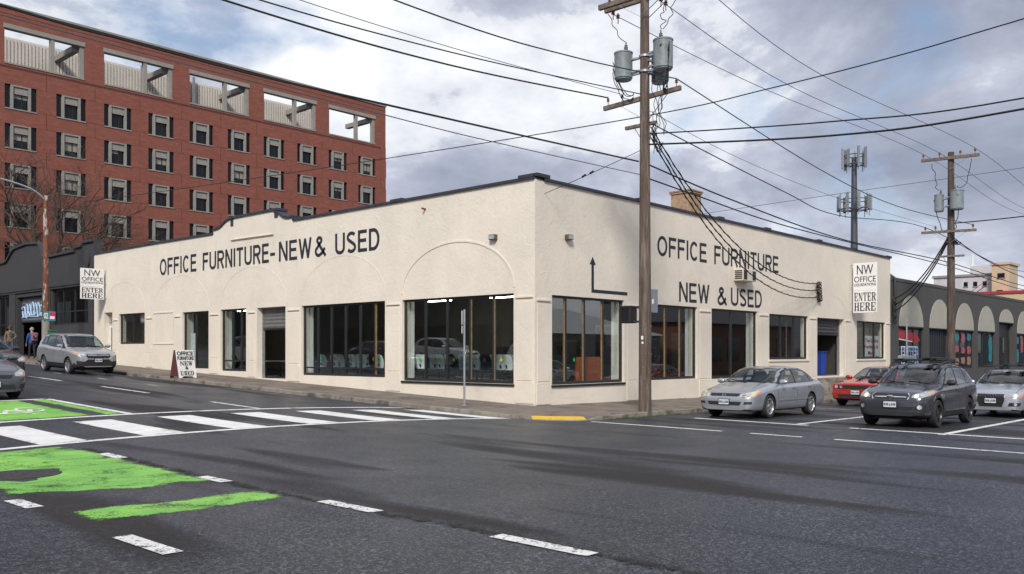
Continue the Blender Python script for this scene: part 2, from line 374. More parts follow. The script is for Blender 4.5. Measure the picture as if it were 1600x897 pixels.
# ---------------------------------------------------------------- the lie of the land
def sstep(a, b, t):
    t = min(1, max(0, (t-a)/(b-a))); return t*t*(3-2*t)
def _I2(y): u = y+4; return -.024+.006*u+.028*u*u/12
def _B(y):
    y = min(y, 75) if y > 0 else max(y, -60)
    if y < -4: v = .006*y
    elif y > 2: v = _I2(2)+.034*(y-2)
    else: v = _I2(y)
    return v-_I2(0)
def road(x, y):
    return -.13-.0115*max(-60, min(90, x))+_B(y)+.15*max(0, 1-((x+9.5)/6.5)**2)*sstep(-7, -2, y)*(1-sstep(70, 90, y))
RAMP = (-2.35, -2.85)
def walk(x, y):       # pavement level, dropped at the corner ramp
    d = math.hypot(x-RAMP[0], y-RAMP[1])
    return road(min(x, 0) if y > 0 and x < 0 else x, y)+.13-.115*(1-sstep(.55, 1.5, d))
# ================================================================ ground, pavements, markings
def axis_pts(lo, hi, step, far):
    a = []; v = lo
    while v <= hi+1e-6: a.append(v); v += step
    s, l, h = step, lo, hi
    while l > -far:
        s *= 1.45; l -= s; a.insert(0, l)
    s = step
    while h < far:
        s *= 1.45; h += s; a.append(h)
    return a
gx, gy = axis_pts(-20, 34, .4, 2500), axis_pts(-22, 46, .4, 2500)
gb = MB(); nx, ny = len(gx), len(gy)
gb.add([(x, y, road(x, y)) for y in gy for x in gx], [(j*nx+i, j*nx+i+1, (j+1)*nx+i+1, (j+1)*nx+i) for j in range(ny-1) for i in range(nx-1)])
GROUND = struct(gb.build('ground', 'asphalt', smooth=True, fixn=False))

def sheet(poly_fn, nu, nv, name, m, lift, parent, base=road):
    """a painted sheet: poly_fn(u,v)->(x,y), laid on the road"""
    b = MB(); vs = []
    for j in range(nv+1):
        for i in range(nu+1):
            x, y = poly_fn(i/nu, j/nv); vs.append((x, y, base(x, y)+lift))
    b.add(vs, [(j*(nu+1)+i, j*(nu+1)+i+1, (j+1)*(nu+1)+i+1, (j+1)*(nu+1)+i) for j in range(nv) for i in range(nu)])
    o = b.build(name, m, parent, fixn=False); at = o.data.attributes.new('edge', 'FLOAT', 'POINT'); xs_ = [v[0] for v in vs]; ys_ = [v[1] for v in vs]
    lu = math.dist(vs[0][:2], vs[nu][:2]); lv = math.dist(vs[0][:2], vs[nv*(nu+1)][:2])
    at.data.foreach_set('value', [min(min(i, nu-i)/nu*lu, min(j, nv-j)/nv*lv) for j in range(nv+1) for i in range(nu+1)])
    return o
def quad(p0, p1, p2, p3):
    return lambda u, v: tuple(p0[k]*(1-u)*(1-v)+p1[k]*u*(1-v)+p2[k]*u*v+p3[k]*(1-u)*v for k in (0, 1))
def rect_mark(x0, x1, y0, y1, name='painted_stripe', m='white_paint', lift=.004):
    return sheet(quad((x0,y0),(x1,y0),(x1,y1),(x0,y1)), max(2, int(abs(x1-x0)/.25)), max(2, int(abs(y1-y0)/.25)), name, m, lift, GROUND)
# crosswalk over the left street
rect_mark(-19, -3.1, -1.87, -1.66, 'crosswalk_line'); rect_mark(-19, -3.1, 2.28, 2.48, 'crosswalk_line')
for k in range(8):
    x = -14.55 + k*1.78 if k < 7 else -2.9
    if k == 7: break
    rect_mark(x, x+.78, -1.64, 1.55, 'crosswalk_bar')
rect_mark(-16.4, -15.55, -1.64, 1.55, 'crosswalk_bar')
# lane lines along the left street
for y0, y1 in ((8.6, 11.9), (2.5, 4.9), (15.2, 18.4), (21.8, 25), (28.4, 31.6)): rect_mark(-7.9, -7.77, y0, y1, 'lane_line')
for y0, y1 in ((12.4, 13.2), (16.5, 17.4), (20.9, 21.7)): rect_mark(-5.75, -5.65, y0, y1, 'lane_line', 'worn_white_paint')
rect_mark(-11.25, -11.08, 2.5, 7.3, 'lane_line'); rect_mark(-11.25, -11.1, 9.5, 13, 'lane_line')
rect_mark(-14.4, -11.25, 7.2, 7.42, 'stop_line')
# bike box and green bike lane
sheet(quad((-14.1,2.62),(-11.98,2.62),(-11.98,7.1),(-14.1,7.1)), 10, 18, 'green_bike_box', 'green_paint', .004, GROUND)
sheet(quad((-11.62,2.62),(-11.28,2.62),(-11.28,7.1),(-11.62,7.1)), 3, 18, 'green_bike_box', 'green_paint', .004, GROUND)
def ragged(u, v):
    y = -2.05-4.75*v; x = -16.62+2.36*u
    y += (.10*math.sin(7*u+1)+.05*math.sin(19*u))*v - .45*(u-.5)*v
    return x, y
sheet(ragged, 18, 34, 'green_bike_lane', 'worn_green_paint', .004, GROUND)
sheet(lambda u, v: (-16.62+2.32*u, -7.95-.85*v+.05*math.sin(9*u)), 18, 8, 'green_bike_lane', 'worn_green_paint', .004, GROUND)
for x in (-14.28, -16.68):
    for y0, y1 in ((-3.4, -2.7), (-4.15, -3.45), (-7.15, -6.5), (-10.15, -9.2), (-12.95, -11.85)):
        if x < -15: y0, y1 = y0+.0, y1+.0
        if x < -15 and y0 < -11: continue
        if y0 == -3.4: continue
        if x < -15: y0 -= .35; y1 -= .35
        rect_mark(x-.09, x+.09, y0, y1, 'lane_dash', 'worn_white_paint', .008)
# right street: crosswalk lines, stop bars, lane lines
for y0, y1 in ((-7.4, -3.7), (-9.3, -8.1), (-19, -10.0)): rect_mark(-2.15, -2.0, y0, y1, 'crosswalk_line')
for y0, y1 in ((-7.95, -4.7), (-19, -9.0)): rect_mark(1.2, 1.4, y0, y1, 'stop_line')
rect_mark(1.5, 40, -7.67, -7.53, 'lane_line'); rect_mark(1.0, 40, -11.25, -11.08, 'lane_line')
for x in (9.3, 16.2, 23.0): rect_mark(x, x+.1, -5.9, -3.7, 'parking_mark', 'worn_white_paint')
# bicycle symbol inside the box (two wheels, frame) in white paint
bk = MB()
def flat_ring(cx, cy, r, w, sx=1.0, n=18):
    vs = []; fs = []
    for k in range(n):
        a = 2*PI*k/n
        for rr in (r, r-w):
            x, y = cx+rr*math.cos(a)*sx, cy+rr*math.sin(a); vs.append((x, y, road(x, y)+.008))
    for k in range(n): j = (k+1) % n; fs.append((2*k, 2*j, 2*j+1, 2*k+1))
    bk.add(vs, fs)
def flat_bar(a, b, w):
    a, b = Vector(a), Vector(b); d = (b-a).normalized(); s = Vector((-d.y, d.x))*w/2
    bk.add([(p.x, p.y, road(p.x, p.y)+.009) for p in (a-s, b-s, b+s, a+s)], [(0,1,2,3)])
flat_ring(-13.55, 4.6, .52, .11, .55); flat_ring(-12.55, 4.6, .52, .11, .55)
for a, b in (((-13.55,4.6),(-13.3,3.9)), ((-13.3,3.9),(-12.75,3.95)), ((-12.75,3.95),(-12.55,4.6)), ((-13.3,3.9),(-13.0,4.7)), ((-13.0,4.7),(-12.75,3.95)), ((-12.85,3.6),(-12.55,3.6))): flat_bar(a, b, .11)
bk.build('bicycle_symbol', 'white_paint', GROUND, fixn=False)
# manhole cover in the green lane
mh = MB(); mh.lathe([(.50, 0), (.50, .012), (.42, .013), (.41, .008), (.05, .008), (.04, .012)], 28, Matrix.Translation((-15.9, -4.75, road(-15.9, -4.75)-.002)))
mho = mh.build('manhole_cover', mat('cast_iron', (.05, .042, .036), .7, .3, var=.4, vscale=6, bump=.5, bscale=25), None, True); tag(mho, 'round dark iron manhole cover set in the green bike lane', 'manhole')
pt = MB(); pr = []
for k in range(22):
    a = 2*PI*k/22; r = .62+.13*math.sin(3*a+.6)+.1*math.sin(7*a); x, y = -16.0+r*.85*math.cos(a), -4.75+r*math.sin(a)*.9; pr.append((x, y, road(x, y)+.006))
pt.add(pr, [tuple(range(22))]); pt.build('asphalt_patch', 'asphalt', GROUND, fixn=False)

# ravelled joint along the lane edge, old tar-sealed cracks
sheet(lambda u, v: (-14.45+.38*u+.05*math.sin(9*v), -2.6-11.5*v), 4, 60, 'ravelled_joint', 'ravelled_asphalt', .0065, GROUND)
def crack(pts, w):
    P = smooth_pts2(pts); n = len(P); nrm = []
    def fn(u, v):
        i = min(n-2, int(v*(n-1))); f = v*(n-1)-i; a, c = P[i], P[i+1]; x, y = a[0]+(c[0]-a[0])*f, a[1]+(c[1]-a[1])*f; d = Vector((c[0]-a[0], c[1]-a[1])).normalized(); return x-d.y*(u-.5)*w, y+d.x*(u-.5)*w
    return sheet(fn, 2, max(12, n*2), 'sealed_crack', 'tar_seal', .0055, GROUND)
def smooth_pts2(pts):
    out = []
    for (a, c) in zip(pts, pts[1:]):
        for k in range(5): t = k/5; out.append((a[0]+(c[0]-a[0])*t+random.gauss(0,.035), a[1]+(c[1]-a[1])*t+random.gauss(0,.035)))
    return out+[pts[-1]]
crack([(-9.4,-3.2),(-9.6,2),(-9.2,9),(-9.5,16)], .03); crack([(-1.0,-9.4),(3.0,-9.1),(10,-9.5)], .03)
# ---- pavement (base sheet + slabs + kerb stones)
AC, AR = (-1.4, -1.9), 1.6           # kerb corner arc
KX, KY = -3.0, -3.5
def corner_arc(r, n=10): return [(AC[0]+r*math.cos(PI+PI/2*k/n), AC[1]+r*math.sin(PI+PI/2*k/n)) for k in range(n+1)]
sw = MB()
def strip(p, q, lift=0): return [(a[0], a[1], walk(*a)+lift) for a in (p, q)]
base = MB()
ys = [-1.9+i*1.0 for i in range(0, 66)]; xs = [-1.4+i*1.0 for i in range(0, 66)]
W0 = .16
def grid_sheet(b, us, vs_, fn, dz):
    n = len(us); b.add([(*fn(u, v), walk(*fn(u, v))+dz) for v in vs_ for u in us], [(j*n+i, j*n+i+1, (j+1)*n+i+1, (j+1)*n+i) for j in range(len(vs_)-1) for i in range(n-1)])
grid_sheet(base, [KX+W0, -1.4, .3], ys, lambda u, v: (u, v), -.015)
grid_sheet(base, xs, [KY+W0, -1.9, .3], lambda u, v: (u, v), -.015)
SIDEWALK = struct(base.build('sidewalk', 'joint_dark', fixn=False))
def slab(c, name='slab', m='concrete'):
    """a slab over four corners with a small gap to its neighbours"""
    cx, cy = sum(p[0] for p in c)/len(c), sum(p[1] for p in c)/len(c); g = .008; pts = []
    for x, y in c:
        d = math.hypot(x-cx, y-cy); pts.append((x-(x-cx)/d*g*1.4, y-(y-cy)/d*g*1.4))
    n = len(pts); b = MB(); dz = random.uniform(-.003, .004)
    b.add([(x, y, walk(x, y)+dz) for x, y in pts]+[(x, y, walk(x, y)-.05) for x, y in pts], [tuple(range(n))]+[(i, (i+1)%n, n+(i+1)%n, n+i) for i in range(n)])
    return b.build(name, m, SIDEWALK)
for j in range(22):
    y0, y1 = -.2+j*1.5, 1.3+j*1.5
    slab([(KX+W0, y0), (-1.42, y0), (-1.42, y1), (KX+W0, y1)]); slab([(-1.42, y0), (.05, y0), (.05, y1), (-1.42, y1)])
for j in range(20):
    y0, y1 = 32.8+j*1.5, 34.3+j*1.5; slab([(KX+W0, y0), (.05, y0), (.05, y1), (KX+W0, y1)])
for j in range(21):
    x0, x1 = .3+j*1.5, 1.8+j*1.5
    slab([(x0, KY+W0), (x1, KY+W0), (x1, -1.72), (x0, -1.72)]); slab([(x0, -1.72), (x1, -1.72), (x1, .05), (x0, .05)])
for j in range(18): slab([(31.8+j*1.6, KY+W0), (33.4+j*1.6, KY+W0), (33.4+j*1.6, .05), (31.8+j*1.6, .05)])
# corner: fan of radial slabs
arc = corner_arc(AR-W0, 6)
slab([(KX+W0, -.2), (KX+W0, -1.9), (-1.4, -1.9), (-1.4, -.2)]); slab([(-1.4, -.2), (-1.4, -1.9), (.3, -1.9), (.3, -.2)]); slab([(-1.4, -1.9), (-1.4, KY+W0), (.3, KY+W0), (.3, -1.9)])
slab([(-1.42, -.2), (.05, -.2), (.05, .02), (-1.42, .02)])
for k in range(0, 6, 2): slab([AC, arc[k], arc[k+1], arc[k+2]])
# kerb stones
def kerb(p, q, n=None):
    p, q = Vector(p), Vector(q); d = (q-p).normalized(); s = Vector((-d.y, d.x))*W0
    c = [p, q, q+s, p+s]; b = MB(); g = d*.006
    pts = [(p+g), (q-g), (q-g+s), (p+g+s)]
    top = [(a.x, a.y, walk(a.x, a.y)+.003) for a in pts]; bot = [(a.x, a.y, road(a.x, a.y)-.08) for a in pts]
    b.add(top+bot, [(0,1,2,3),(0,4,5,1),(1,5,6,2),(2,6,7,3),(3,7,4,0)]); return b.build('kerb_stone', 'kerb_concrete', SIDEWALK, bevel=.018)
for j in range(33): kerb((KX, 1.6*(j+1)-1.9), (KX, 1.6*j-1.9))
ca = corner_arc(AR, 5)
for k in range(5): kerb(ca[k], ca[k+1])
for j in range(34): kerb((-1.4+1.7*j, KY), (-1.4+1.7*(j+1), KY))
# yellow tactile plate on the ramp: base plate and truncated domes
dirv = Vector((math.cos(math.radians(225)), math.sin(math.radians(225)))); tv = Vector((-dirv.y, dirv.x)); cpt = Vector(AC)+dirv*(AR-.50)
tp = MB(); c4 = [cpt+tv*a*.70+dirv*b*.27 for a, b in ((-1,-1),(1,-1),(1,1),(-1,1))]
tp.add([(p.x, p.y, walk(p.x, p.y)+.022) for p in c4]+[(p.x, p.y, walk(p.x, p.y)-.03) for p in c4], [(0,1,2,3),(0,4,5,1),(1,5,6,2),(2,6,7,3),(3,7,4,0)])
for i in range(20):
    for j in range(8):
        p = cpt+tv*(-.66+i*.0695)+dirv*(-.23+j*.066); tp.lathe([(.02, 0), (.011, .008)], 6, Matrix.Translation((p.x, p.y, walk(p.x, p.y)+.021)))
tpo = tp.build('tactile_paving_plate', 'tactile_yellow'); tag(tpo, 'yellow tactile warning plate on the corner kerb ramp', 'tactile paving')
# moss and weeds in the gutter
ms = MB()
for k in range(420):
    if k % 3: x, y = random.uniform(-1.2, 2.6), KY-.005-abs(random.gauss(0, .03))
    else: x, y = random.uniform(.1, 29), -.035-abs(random.gauss(0, .02))
    zz_ = (road(x, y) if k % 3 else walk(x, y)) ; h = random.uniform(.012, .05)*(1 if k % 3 else .6); a = random.uniform(0, 6.28); dx, dy = .02*math.cos(a), .02*math.sin(a)
    ms.add([(x-dx, y-dy, zz_), (x+dx, y+dy, zz_), (x+dx*.3+random.gauss(0,.01), y+dy*.3, zz_+h)], [(0,1,2)])
mo = ms.build('gutter_weeds', mat('moss', (.07, .11, .03), .9, var=.4, vscale=8), None, fixn=False); tag(mo, 'green moss and weeds along the kerb and wall foot', 'weeds', kind='stuff')
# ================================================================ the cream corner store
STORE = thing('furniture_store', 'cream stuccoed corner store with OFFICE FURNITURE lettering and black coping', 'building')
# facade frames: F(u, d, z): u along the wall, d outwards
FL = lambda u, d, z: (-d, u, z)          # left facade  (faces -X), u = Y
FR = lambda u, d, z: (u, -d, z)          # right facade (faces -Y), u = X
def fbox(b, F, u0, u1, d0, d1, z0, z1):
    P, Q = F(u0, d0, z0), F(u1, d1, z1); return b.box(P[0], Q[0], P[1], Q[1], P[2], Q[2])
def wall_openings(F, u0, u1, z0, z1, ops, thick, name, m, parent):
    us = sorted({u0, u1} | {o[k] for o in ops for k in (0, 1)}); zs = sorted({z0, z1} | {o[k] for o in ops for k in (2, 3)})
    def is_open(i, j):
        if i < 0 or j < 0 or i >= len(us)-1 or j >= len(zs)-1: return None
        uc, zc = (us[i]+us[i+1])/2, (zs[j]+zs[j+1])/2
        return any(o[0] < uc < o[1] and o[2] < zc < o[3] for o in ops)
    b = MB()
    for i in range(len(us)-1):
        for j in range(len(zs)-1):
            if is_open(i, j): continue
            a, c, e, f = us[i], us[i+1], zs[j], zs[j+1]
            b.add([F(a,0,e), F(c,0,e), F(c,0,f), F(a,0,f), F(a,-thick,e), F(c,-thick,e), F(c,-thick,f), F(a,-thick,f)], [(0,1,2,3),(7,6,5,4)])
            n = len(b.v)-8
            for (ii, jj), fc in (((i-1,j),(0,3,7,4)), ((i+1,j),(1,5,6,2)), ((i,j-1),(0,4,5,1)), ((i,j+1),(3,2,6,7))):
                if is_open(ii, jj) is not False: b.f.append(tuple(n+k for k in fc)); b.mi.append(0)
    me = b.build(name, m, parent, fixn=False)
    bm = bmesh.new(); bm.from_mesh(me.data); bmesh.ops.remove_doubles(bm, verts=bm.verts, dist=1e-4); bmesh.ops.recalc_face_normals(bm, faces=bm.faces); bm.to_mesh(me.data); bm.free()
    return me
LOPS = dict(door=(29.25,30.22,1.0,3.72), w1=(25.56,28.47,2.04,3.59), w2=(19.33,21.73,.88,3.48), w3=(16.2,18.3,.80,3.49), garage=(13.25,15.35,.53,3.47), w4=(7.03,12.14,.72,3.44), w5=(.87,6.1,.63,3.43))
ROPS = dict(w1=(.8,4.65,.60,3.38), w2=(6.05,9.46,.62,3.33), w3=(10.52,14.37,.57,3.33), w4=(15.43,19.39,1.30,3.28), garage=(20.38,23.6,.46,3.26), w5=(25.26,29.32,1.27,3.24))
TH = .38; ZT = 6.55
wall_openings(FL, 0, 31.5, -.8, ZT, list(LOPS.values()), TH, 'wall', 'cream_stucco', STORE)
wall_openings(FR, TH, 30.05, -.8, ZT, list(ROPS.values()), TH, 'wall', 'cream_stucco', STORE)
b = MB(); b.box(29.67, 30.05, TH, 31.5, -.8, ZT); b.box(TH, 29.67, 31.12, 31.5, -.8, ZT); b.build('wall', 'cream_stucco', STORE)
# parapet profiles (u, z) on top of the wall
def parapet(F, prof, u0, u1, piers):
    poly = [(u0, ZT)]+prof+[(u1, ZT)]
    b = MB(); b.prism(poly, lambda u, v, t: F(u, -t, v), 0.0, TH); b.build('parapet', 'cream_stucco', STORE)
    c = MB(); pts = prof
    for (a, za), (d, zb) in zip(pts, pts[1:]):
        if abs(d-a) < 1e-3: continue
        dv = Vector((d-a, zb-za)).normalized(); nv = Vector((-dv.y, dv.x))
        if nv.y < 0: nv = -nv
        h = .085; q = [(a, za+.002), (d, zb+.002), (d+nv.x*h, zb+nv.y*h), (a+nv.x*h, za+nv.y*h)]
        c.prism(q, lambda u, v, t: F(u, -t, v), -.07, TH+.05)
    c.build('coping', 'coping_dark', STORE)
    for (a, d, zt) in piers:           # black capped pier heads
        k = MB(); fbox(k, F, a, d, .085, -TH-.06, zt, zt+.10); k.build('pier_cap', 'coping_dark', STORE)
mid = [(18.55,7.05)]+[(18.55-1.05*t, 7.05+.32*(math.sin((t-.5)*PI)*.5+.5)) for t in [i/6 for i in range(1,7)]]+[(17.2,7.40),(14.2,7.40)]+[(14.2-1.1*t, 7.40-.42*(math.sin((t-.5)*PI)*.5+.5)) for t in [i/6 for i in range(1,7)]]
profL = [(31.5,6.90),(24.95,6.90),(24.94,6.90),(18.9,6.86),(18.9,7.03)]+mid+[(12.7,6.98),(12.69,6.84),(0,6.84)]
parapet(FL, profL[::-1], 0, 31.5, [(0.0,.62,6.90),(6.04,6.66,6.87),(13.75,14.05,7.38),(17.2,17.45,7.38),(24.8,25.2,6.93),(30.95,31.3,6.93)])
for (u0_, u1_, z_) in ((13.78,14.02,7.1),(17.22,17.42,7.08)):
    k = MB(); fbox(k, FL, u0_, u1_, .03, .001, z_, z_+.30); k.build('parapet_notch', 'coping_dark', STORE)
parapet(FR, [(TH,6.83),(30.05,6.79)], TH, 30.05, [(.0,.62,6.92),(5.4,5.95,6.86),(11.0,11.4,6.86),(15.0,15.45,6.85),(20.4,20.8,6.85),(24.7,25.1,6.84),(29.4,30.08,6.82)])
b = MB(); b.box(TH, 29.67, TH, 31.12, 6.0, 6.15); b.build('roof', mat('roof_grey', (.16,.16,.16), .9, var=.2), STORE)
# pilasters: shallow raised strips with a small moulded cap and foot
def pilaster(F, u0, u1, zb, zt=3.30):
    b = MB(); fbox(b, F, u0, u1, .0005, .028, zb, zb+.62); fbox(b, F, u0+.05, u1-.05, .0005, .018, zb+.70, zt-.12); fbox(b, F, u0+.02, u1-.02, .0005, .05, zt-.03, zt+.025); fbox(b, F, u0+.04, u1-.04, .0005, .03, zb+.62, zb+.66)
    b.build('pilaster', 'cream_stucco', STORE, bevel=.006)
for u0, u1 in ((.05,.78),(6.2,6.95),(12.25,13.1),(15.5,16.05),(18.45,19.2),(21.9,22.5),(24.75,25.4),(28.6,29.15)): pilaster(FL, u0, u1, .05+.034*u0)
for u0, u1 in ((.05,.72),(4.78,5.95),(9.58,10.42),(14.5,15.33),(19.5,20.3),(23.72,24.4),(29.4,30.0)): pilaster(FR, u0, u1, .02-.0115*u0, 3.2)
# recessed blank panel frame
b = MB()
for a in ((22.55,24.66,3.50,3.56),(22.55,22.62,2.05,3.50),(24.6,24.66,2.05,3.50),(22.55,24.66,2.0,2.05)): fbox(b, FL, a[0], a[1], .0005, .03, a[2], a[3])
b.build('blank_panel', 'cream_stucco', STORE, bevel=.006)
# blind arches: thin raised mouldings
def blind_arch(F, u0, u1, zs, rise, pr=.009):
    c, a = (u0+u1)/2, (u1-u0)/2; n = 28; b = MB(); prev = None
    for k in range(n+1):
        t = PI*k/n; p = [(c+(a+e)*math.cos(t), zs+(rise+e)*math.sin(t)) for e in (-.03, .03)]
        if prev:
            b.add([F(prev[0][0],.0005,prev[0][1]),F(prev[1][0],.0005,prev[1][1]),F(p[1][0],.0005,p[1][1]),F(p[0][0],.0005,p[0][1])]+[F(u_, pr, z_) for u_, z_ in (prev[0],prev[1],p[1],p[0])], [(4,5,6,7),(0,1,5,4),(2,3,7,6),(3,0,4,7),(1,2,6,5)])
        prev = p
    b.build('arch_moulding', 'cream_stucco', STORE, True)
for u0, u1 in ((.85,6.1),(7.0,12.15),(13.2,18.3),(19.3,24.6),(25.5,30.4)): blind_arch(FL, u0, u1, 3.62, 1.62, .022 if u0 < 1 else .007)
for u0, u1 in ((15.4,19.4),(20.2,23.8)): blind_arch(FR, u0, u1, 3.5, .9, .006)
# windows
def window(F, op, mull, parent=STORE, fr='black_metal', trim=None, rails=(), d=-.14, glass='shop_glass', fw=.07, sill=None):
    u0, u1, z0, z1 = op; u0 += .002; u1 -= .002; z0 += .002; z1 -= .002
    b = MB()
    fbox(b, F, u0, u1, d+.04, d-.04, z0, z0+fw*1.3); fbox(b, F, u0, u1, d+.04, d-.04, z1-fw, z1); fbox(b, F, u0, u0+fw, d+.04, d-.04, z0+fw*1.3, z1-fw); fbox(b, F, u1-fw, u1, d+.04, d-.04, z0+fw*1.3, z1-fw)
    w = b.build('window', fr, parent)
    es = [u0+fw]+list(mull)+[u1-fw]
    for i, m_ in enumerate(mull):
        k = MB(); fbox(k, F, m_-.035, m_+.035, d+.045, d-.045, z0+fw*1.3, z1-fw); k.build('mullion', fr, w)
        if trim and i in trim:
            k = MB(); fbox(k, F, m_-.045, m_-.0355, d+.03, d-.04, z0+fw*1.3, z1-fw); k.build('wood_strip', 'wood_trim', w)
    for rz_ in rails:
        k = MB(); fbox(k, F, u0+fw, u1-fw, d+.035, d-.035, rz_-.03, rz_+.03); k.build('rail', fr, w)
    for a, c in zip(es, es[1:]):
        k = MB(); fbox(k, F, a, c, d+.006, d-.006, z0+fw*1.2, z1-fw*.9); k.build('pane', glass, w)
    if sill:
        k = MB(); fbox(k, F, u0-.06, u1+.06, .05, -.02, z0-.09, z0-.004); k.build('sill', sill, w)
    return w
window(FL, LOPS['w1'], [27.0]); window(FL, LOPS['w2'], [20.65]); window(FL, LOPS['w3'], [17.42,16.75], rails=[1.25])
window(FL, LOPS['w4'], [11.2,10.34,9.46,8.58,7.73], rails=[1.02], trim=(4,)); window(FL, LOPS['w5'], [5.02,3.95,2.87,1.84], trim=(2,3))
window(FR, ROPS['w1'], [1.6,2.56,3.57], trim=(0,1,2)); window(FR, ROPS['w2'], [7.4,8.41], trim=(0,1)); window(FR, ROPS['w3'], [12.26])
window(FR, ROPS['w4'], [16.75,18.1], sill='cream_stucco'); window(FR, ROPS['w5'], [26.55,27.95], sill='cream_stucco')
# dark sills under the big windows
for F, k_ in ((FL,'w5'),(FR,'w1')):
    o = (LOPS if F is FL else ROPS)[k_]; b = MB(); fbox(b, F, o[0]-.03, o[1]+.03, .045, -.03, o[2]-.075, o[2]-.003); b.build('sill', 'black_metal', STORE, bevel=.008)
# entrance door at the far left
o = LOPS['door']; b = MB(); fbox(b, FL, o[0]+.003, o[1]-.003, -.22, -.30, 3.05, 3.10); fbox(b, FL, o[0]+.003, o[0]+.10, -.22, -.30, 1.0, 3.05); fbox(b, FL, o[1]-.10, o[1]-.003, -.22, -.30, 1.0, 3.05); fbox(b, FL, o[0]+.003, o[1]-.003, -.22, -.30, 3.62, 3.717)
dr = b.build('door', 'cream_stucco', STORE)
b = MB(); fbox(b, FL, o[0]+.10, o[1]-.10, -.24, -.28, 1.0, 1.2); fbox(b, FL, o[0]+.10, o[0]+.22, -.24, -.28, 1.2, 3.05); fbox(b, FL, o[1]-.22, o[1]-.10, -.24, -.28, 1.2, 3.05); fbox(b, FL, o[0]+.22, o[1]-.22, -.24, -.28, 2.93, 3.05); b.build('door_leaf', 'sign_white', dr)
b = MB(); fbox(b, FL, o[0]+.22, o[1]-.22, -.255, -.265, 1.2, 2.93); fbox(b, FL, o[0]+.003, o[1]-.003, -.255, -.265, 3.10, 3.62); b.build('pane', 'shop_glass', dr)
b = MB(); b.tube([FL(o[0]+.27, -.20, 1.95), FL(o[0]+.27, -.20, 2.25)], .015, 6); b.build('handle', 'chrome', dr)
# roll-up shutters: corrugated curtain, box, guides
def shutter(F, op, z_low, m):
    u0, u1, _, z1 = op; b = MB(); n = int((z1-z_low)/.075); d0 = -.30; prof = []
    for k in range(n+1):
        z = z_low+(z1-z_low)*k/n; prof.append((z, d0+(.022 if k % 2 else 0)))
    vs = [F(u0+.06, d, z) for z, d in prof]+[F(u1-.06, d, z) for z, d in prof]; N = len(prof)
    b.add(vs, [(i, i+1, N+i+1, N+i) for i in range(N-1)]); s = b.build('roll_up_door', m, STORE, fixn=False)
    b = MB(); fbox(b, F, u0+.06, u1-.06, d0-.02, d0+.04, z_low-.07, z_low); b.build('bottom_rail', 'black_metal', s)
    for a in (u0+.003, u1-.06):
        b = MB(); fbox(b, F, a, a+.057, d0-.04, d0+.07, op[2]+.01, z1-.003); b.build('guide', 'galvanised', s)
shutter(FL, LOPS['garage'], 2.62, mat('shutter_grey', (.17,.17,.17), .55, .3, var=.15)); shutter(FR, ROPS['garage'], 2.52, mat('shutter_dark', (.045,.045,.05), .5, .3, var=.15))
# concrete dock step under the right-hand door
b = MB(); b.box(20.3, 23.7, -.55, -.03, -.7, .40); tag(b.build('loading_step', 'kerb_concrete', bevel=.02), 'grey concrete loading step below the open right-hand roll-up door', 'step')
# painted lettering
for t, u0, u1 in (('OFFICE',23.95,20.42),('FURNITURE',19.84,14.45),('-',14.35,14.0),('NEW',13.71,11.46),('&',11.25,10.55),('USED',9.94,7.33)):
    za, zb = 5.34, 6.14
    z0_ = 5.32+(23.9-u0)*-.003; hh = .80
    grotesque(t, (-.004, u0, z0_), (0,-1,0), (0,0,1), u0-u1, hh, 'letter_paint', STORE, t=.125)
for t, u0, u1, z0_ in (('OFFICE',6.68,10.13,5.07),('FURNITURE',10.72,16.29,5.07),('NEW',8.14,10.33,3.49),('&',10.97,11.68,3.47),('USED',12.05,14.72,3.49)):
    grotesque(t, (u0, -.004, z0_), (1,0,0), (0,0,1), u1-u0, .73, 'letter_paint', STORE, t=.112)
# painted arrow: up from the bend
b = MB(); b.prism([(2.80,3.55),(4.82,3.55),(4.82,3.66),(2.93,3.66),(2.93,4.46),(3.03,4.46),(2.865,4.72),(2.70,4.46),(2.80,4.46)], lambda u, v, t: FR(u, t, v), .0005, .006); b.build('arrow_mark', 'letter_paint', STORE)
# flood lights near the corner
for F, u in ((FL, 1.67), (FR, 1.54)):
    b = MB(); P = lambda d, z, uu=0: F(u+uu, d, z)
    fbox(b, F, u-.13, u+.13, .002, .16, 5.13, 5.30); h_ = b.build('wall_light', mat('light_housing', (.10,.075,.05), .6, var=.3), STORE, bevel=.02)
    b = MB(); fbox(b, F, u-.11, u+.11, .161, .175, 5.15, 5.27); b.build('lens', mat('lens_grey', (.35,.38,.38), .25), h_)
# long pipe bracket on the parapet, small spike
b = MB(); b.tube([FL(17.36,.05,6.48), FL(14.08,.05,6.44)], .03, 8); b.build('conduit', 'cream_stucco', STORE)
b = MB(); b.tube([FL(4.9,.001,6.45), FL(4.9,.16,6.47)], .035, 8); b.build('roof_drain', 'rusty_metal', STORE)
# window air conditioner
b = MB(); fbox(b, FR, 12.28, 13.42, .001, .42, 4.50, 4.97); ac = b.build('air_conditioner', mat('ac_beige', (.62,.57,.48), .6, var=.1), STORE, bevel=.02)
for a, c in ((12.34,12.62),(13.08,13.36)):
    b = MB(); fbox(b, FR, a, c, .421, .428, 4.55, 4.92); g_ = b.build('grille', 'black_plastic', ac)
for k in range(5):
    b = MB(); P0 = 4.57+k*.075; b.box(12.268, 12.279, -.38, -.06, P0, P0+.045); b.build('louvre', 'black_plastic', ac)
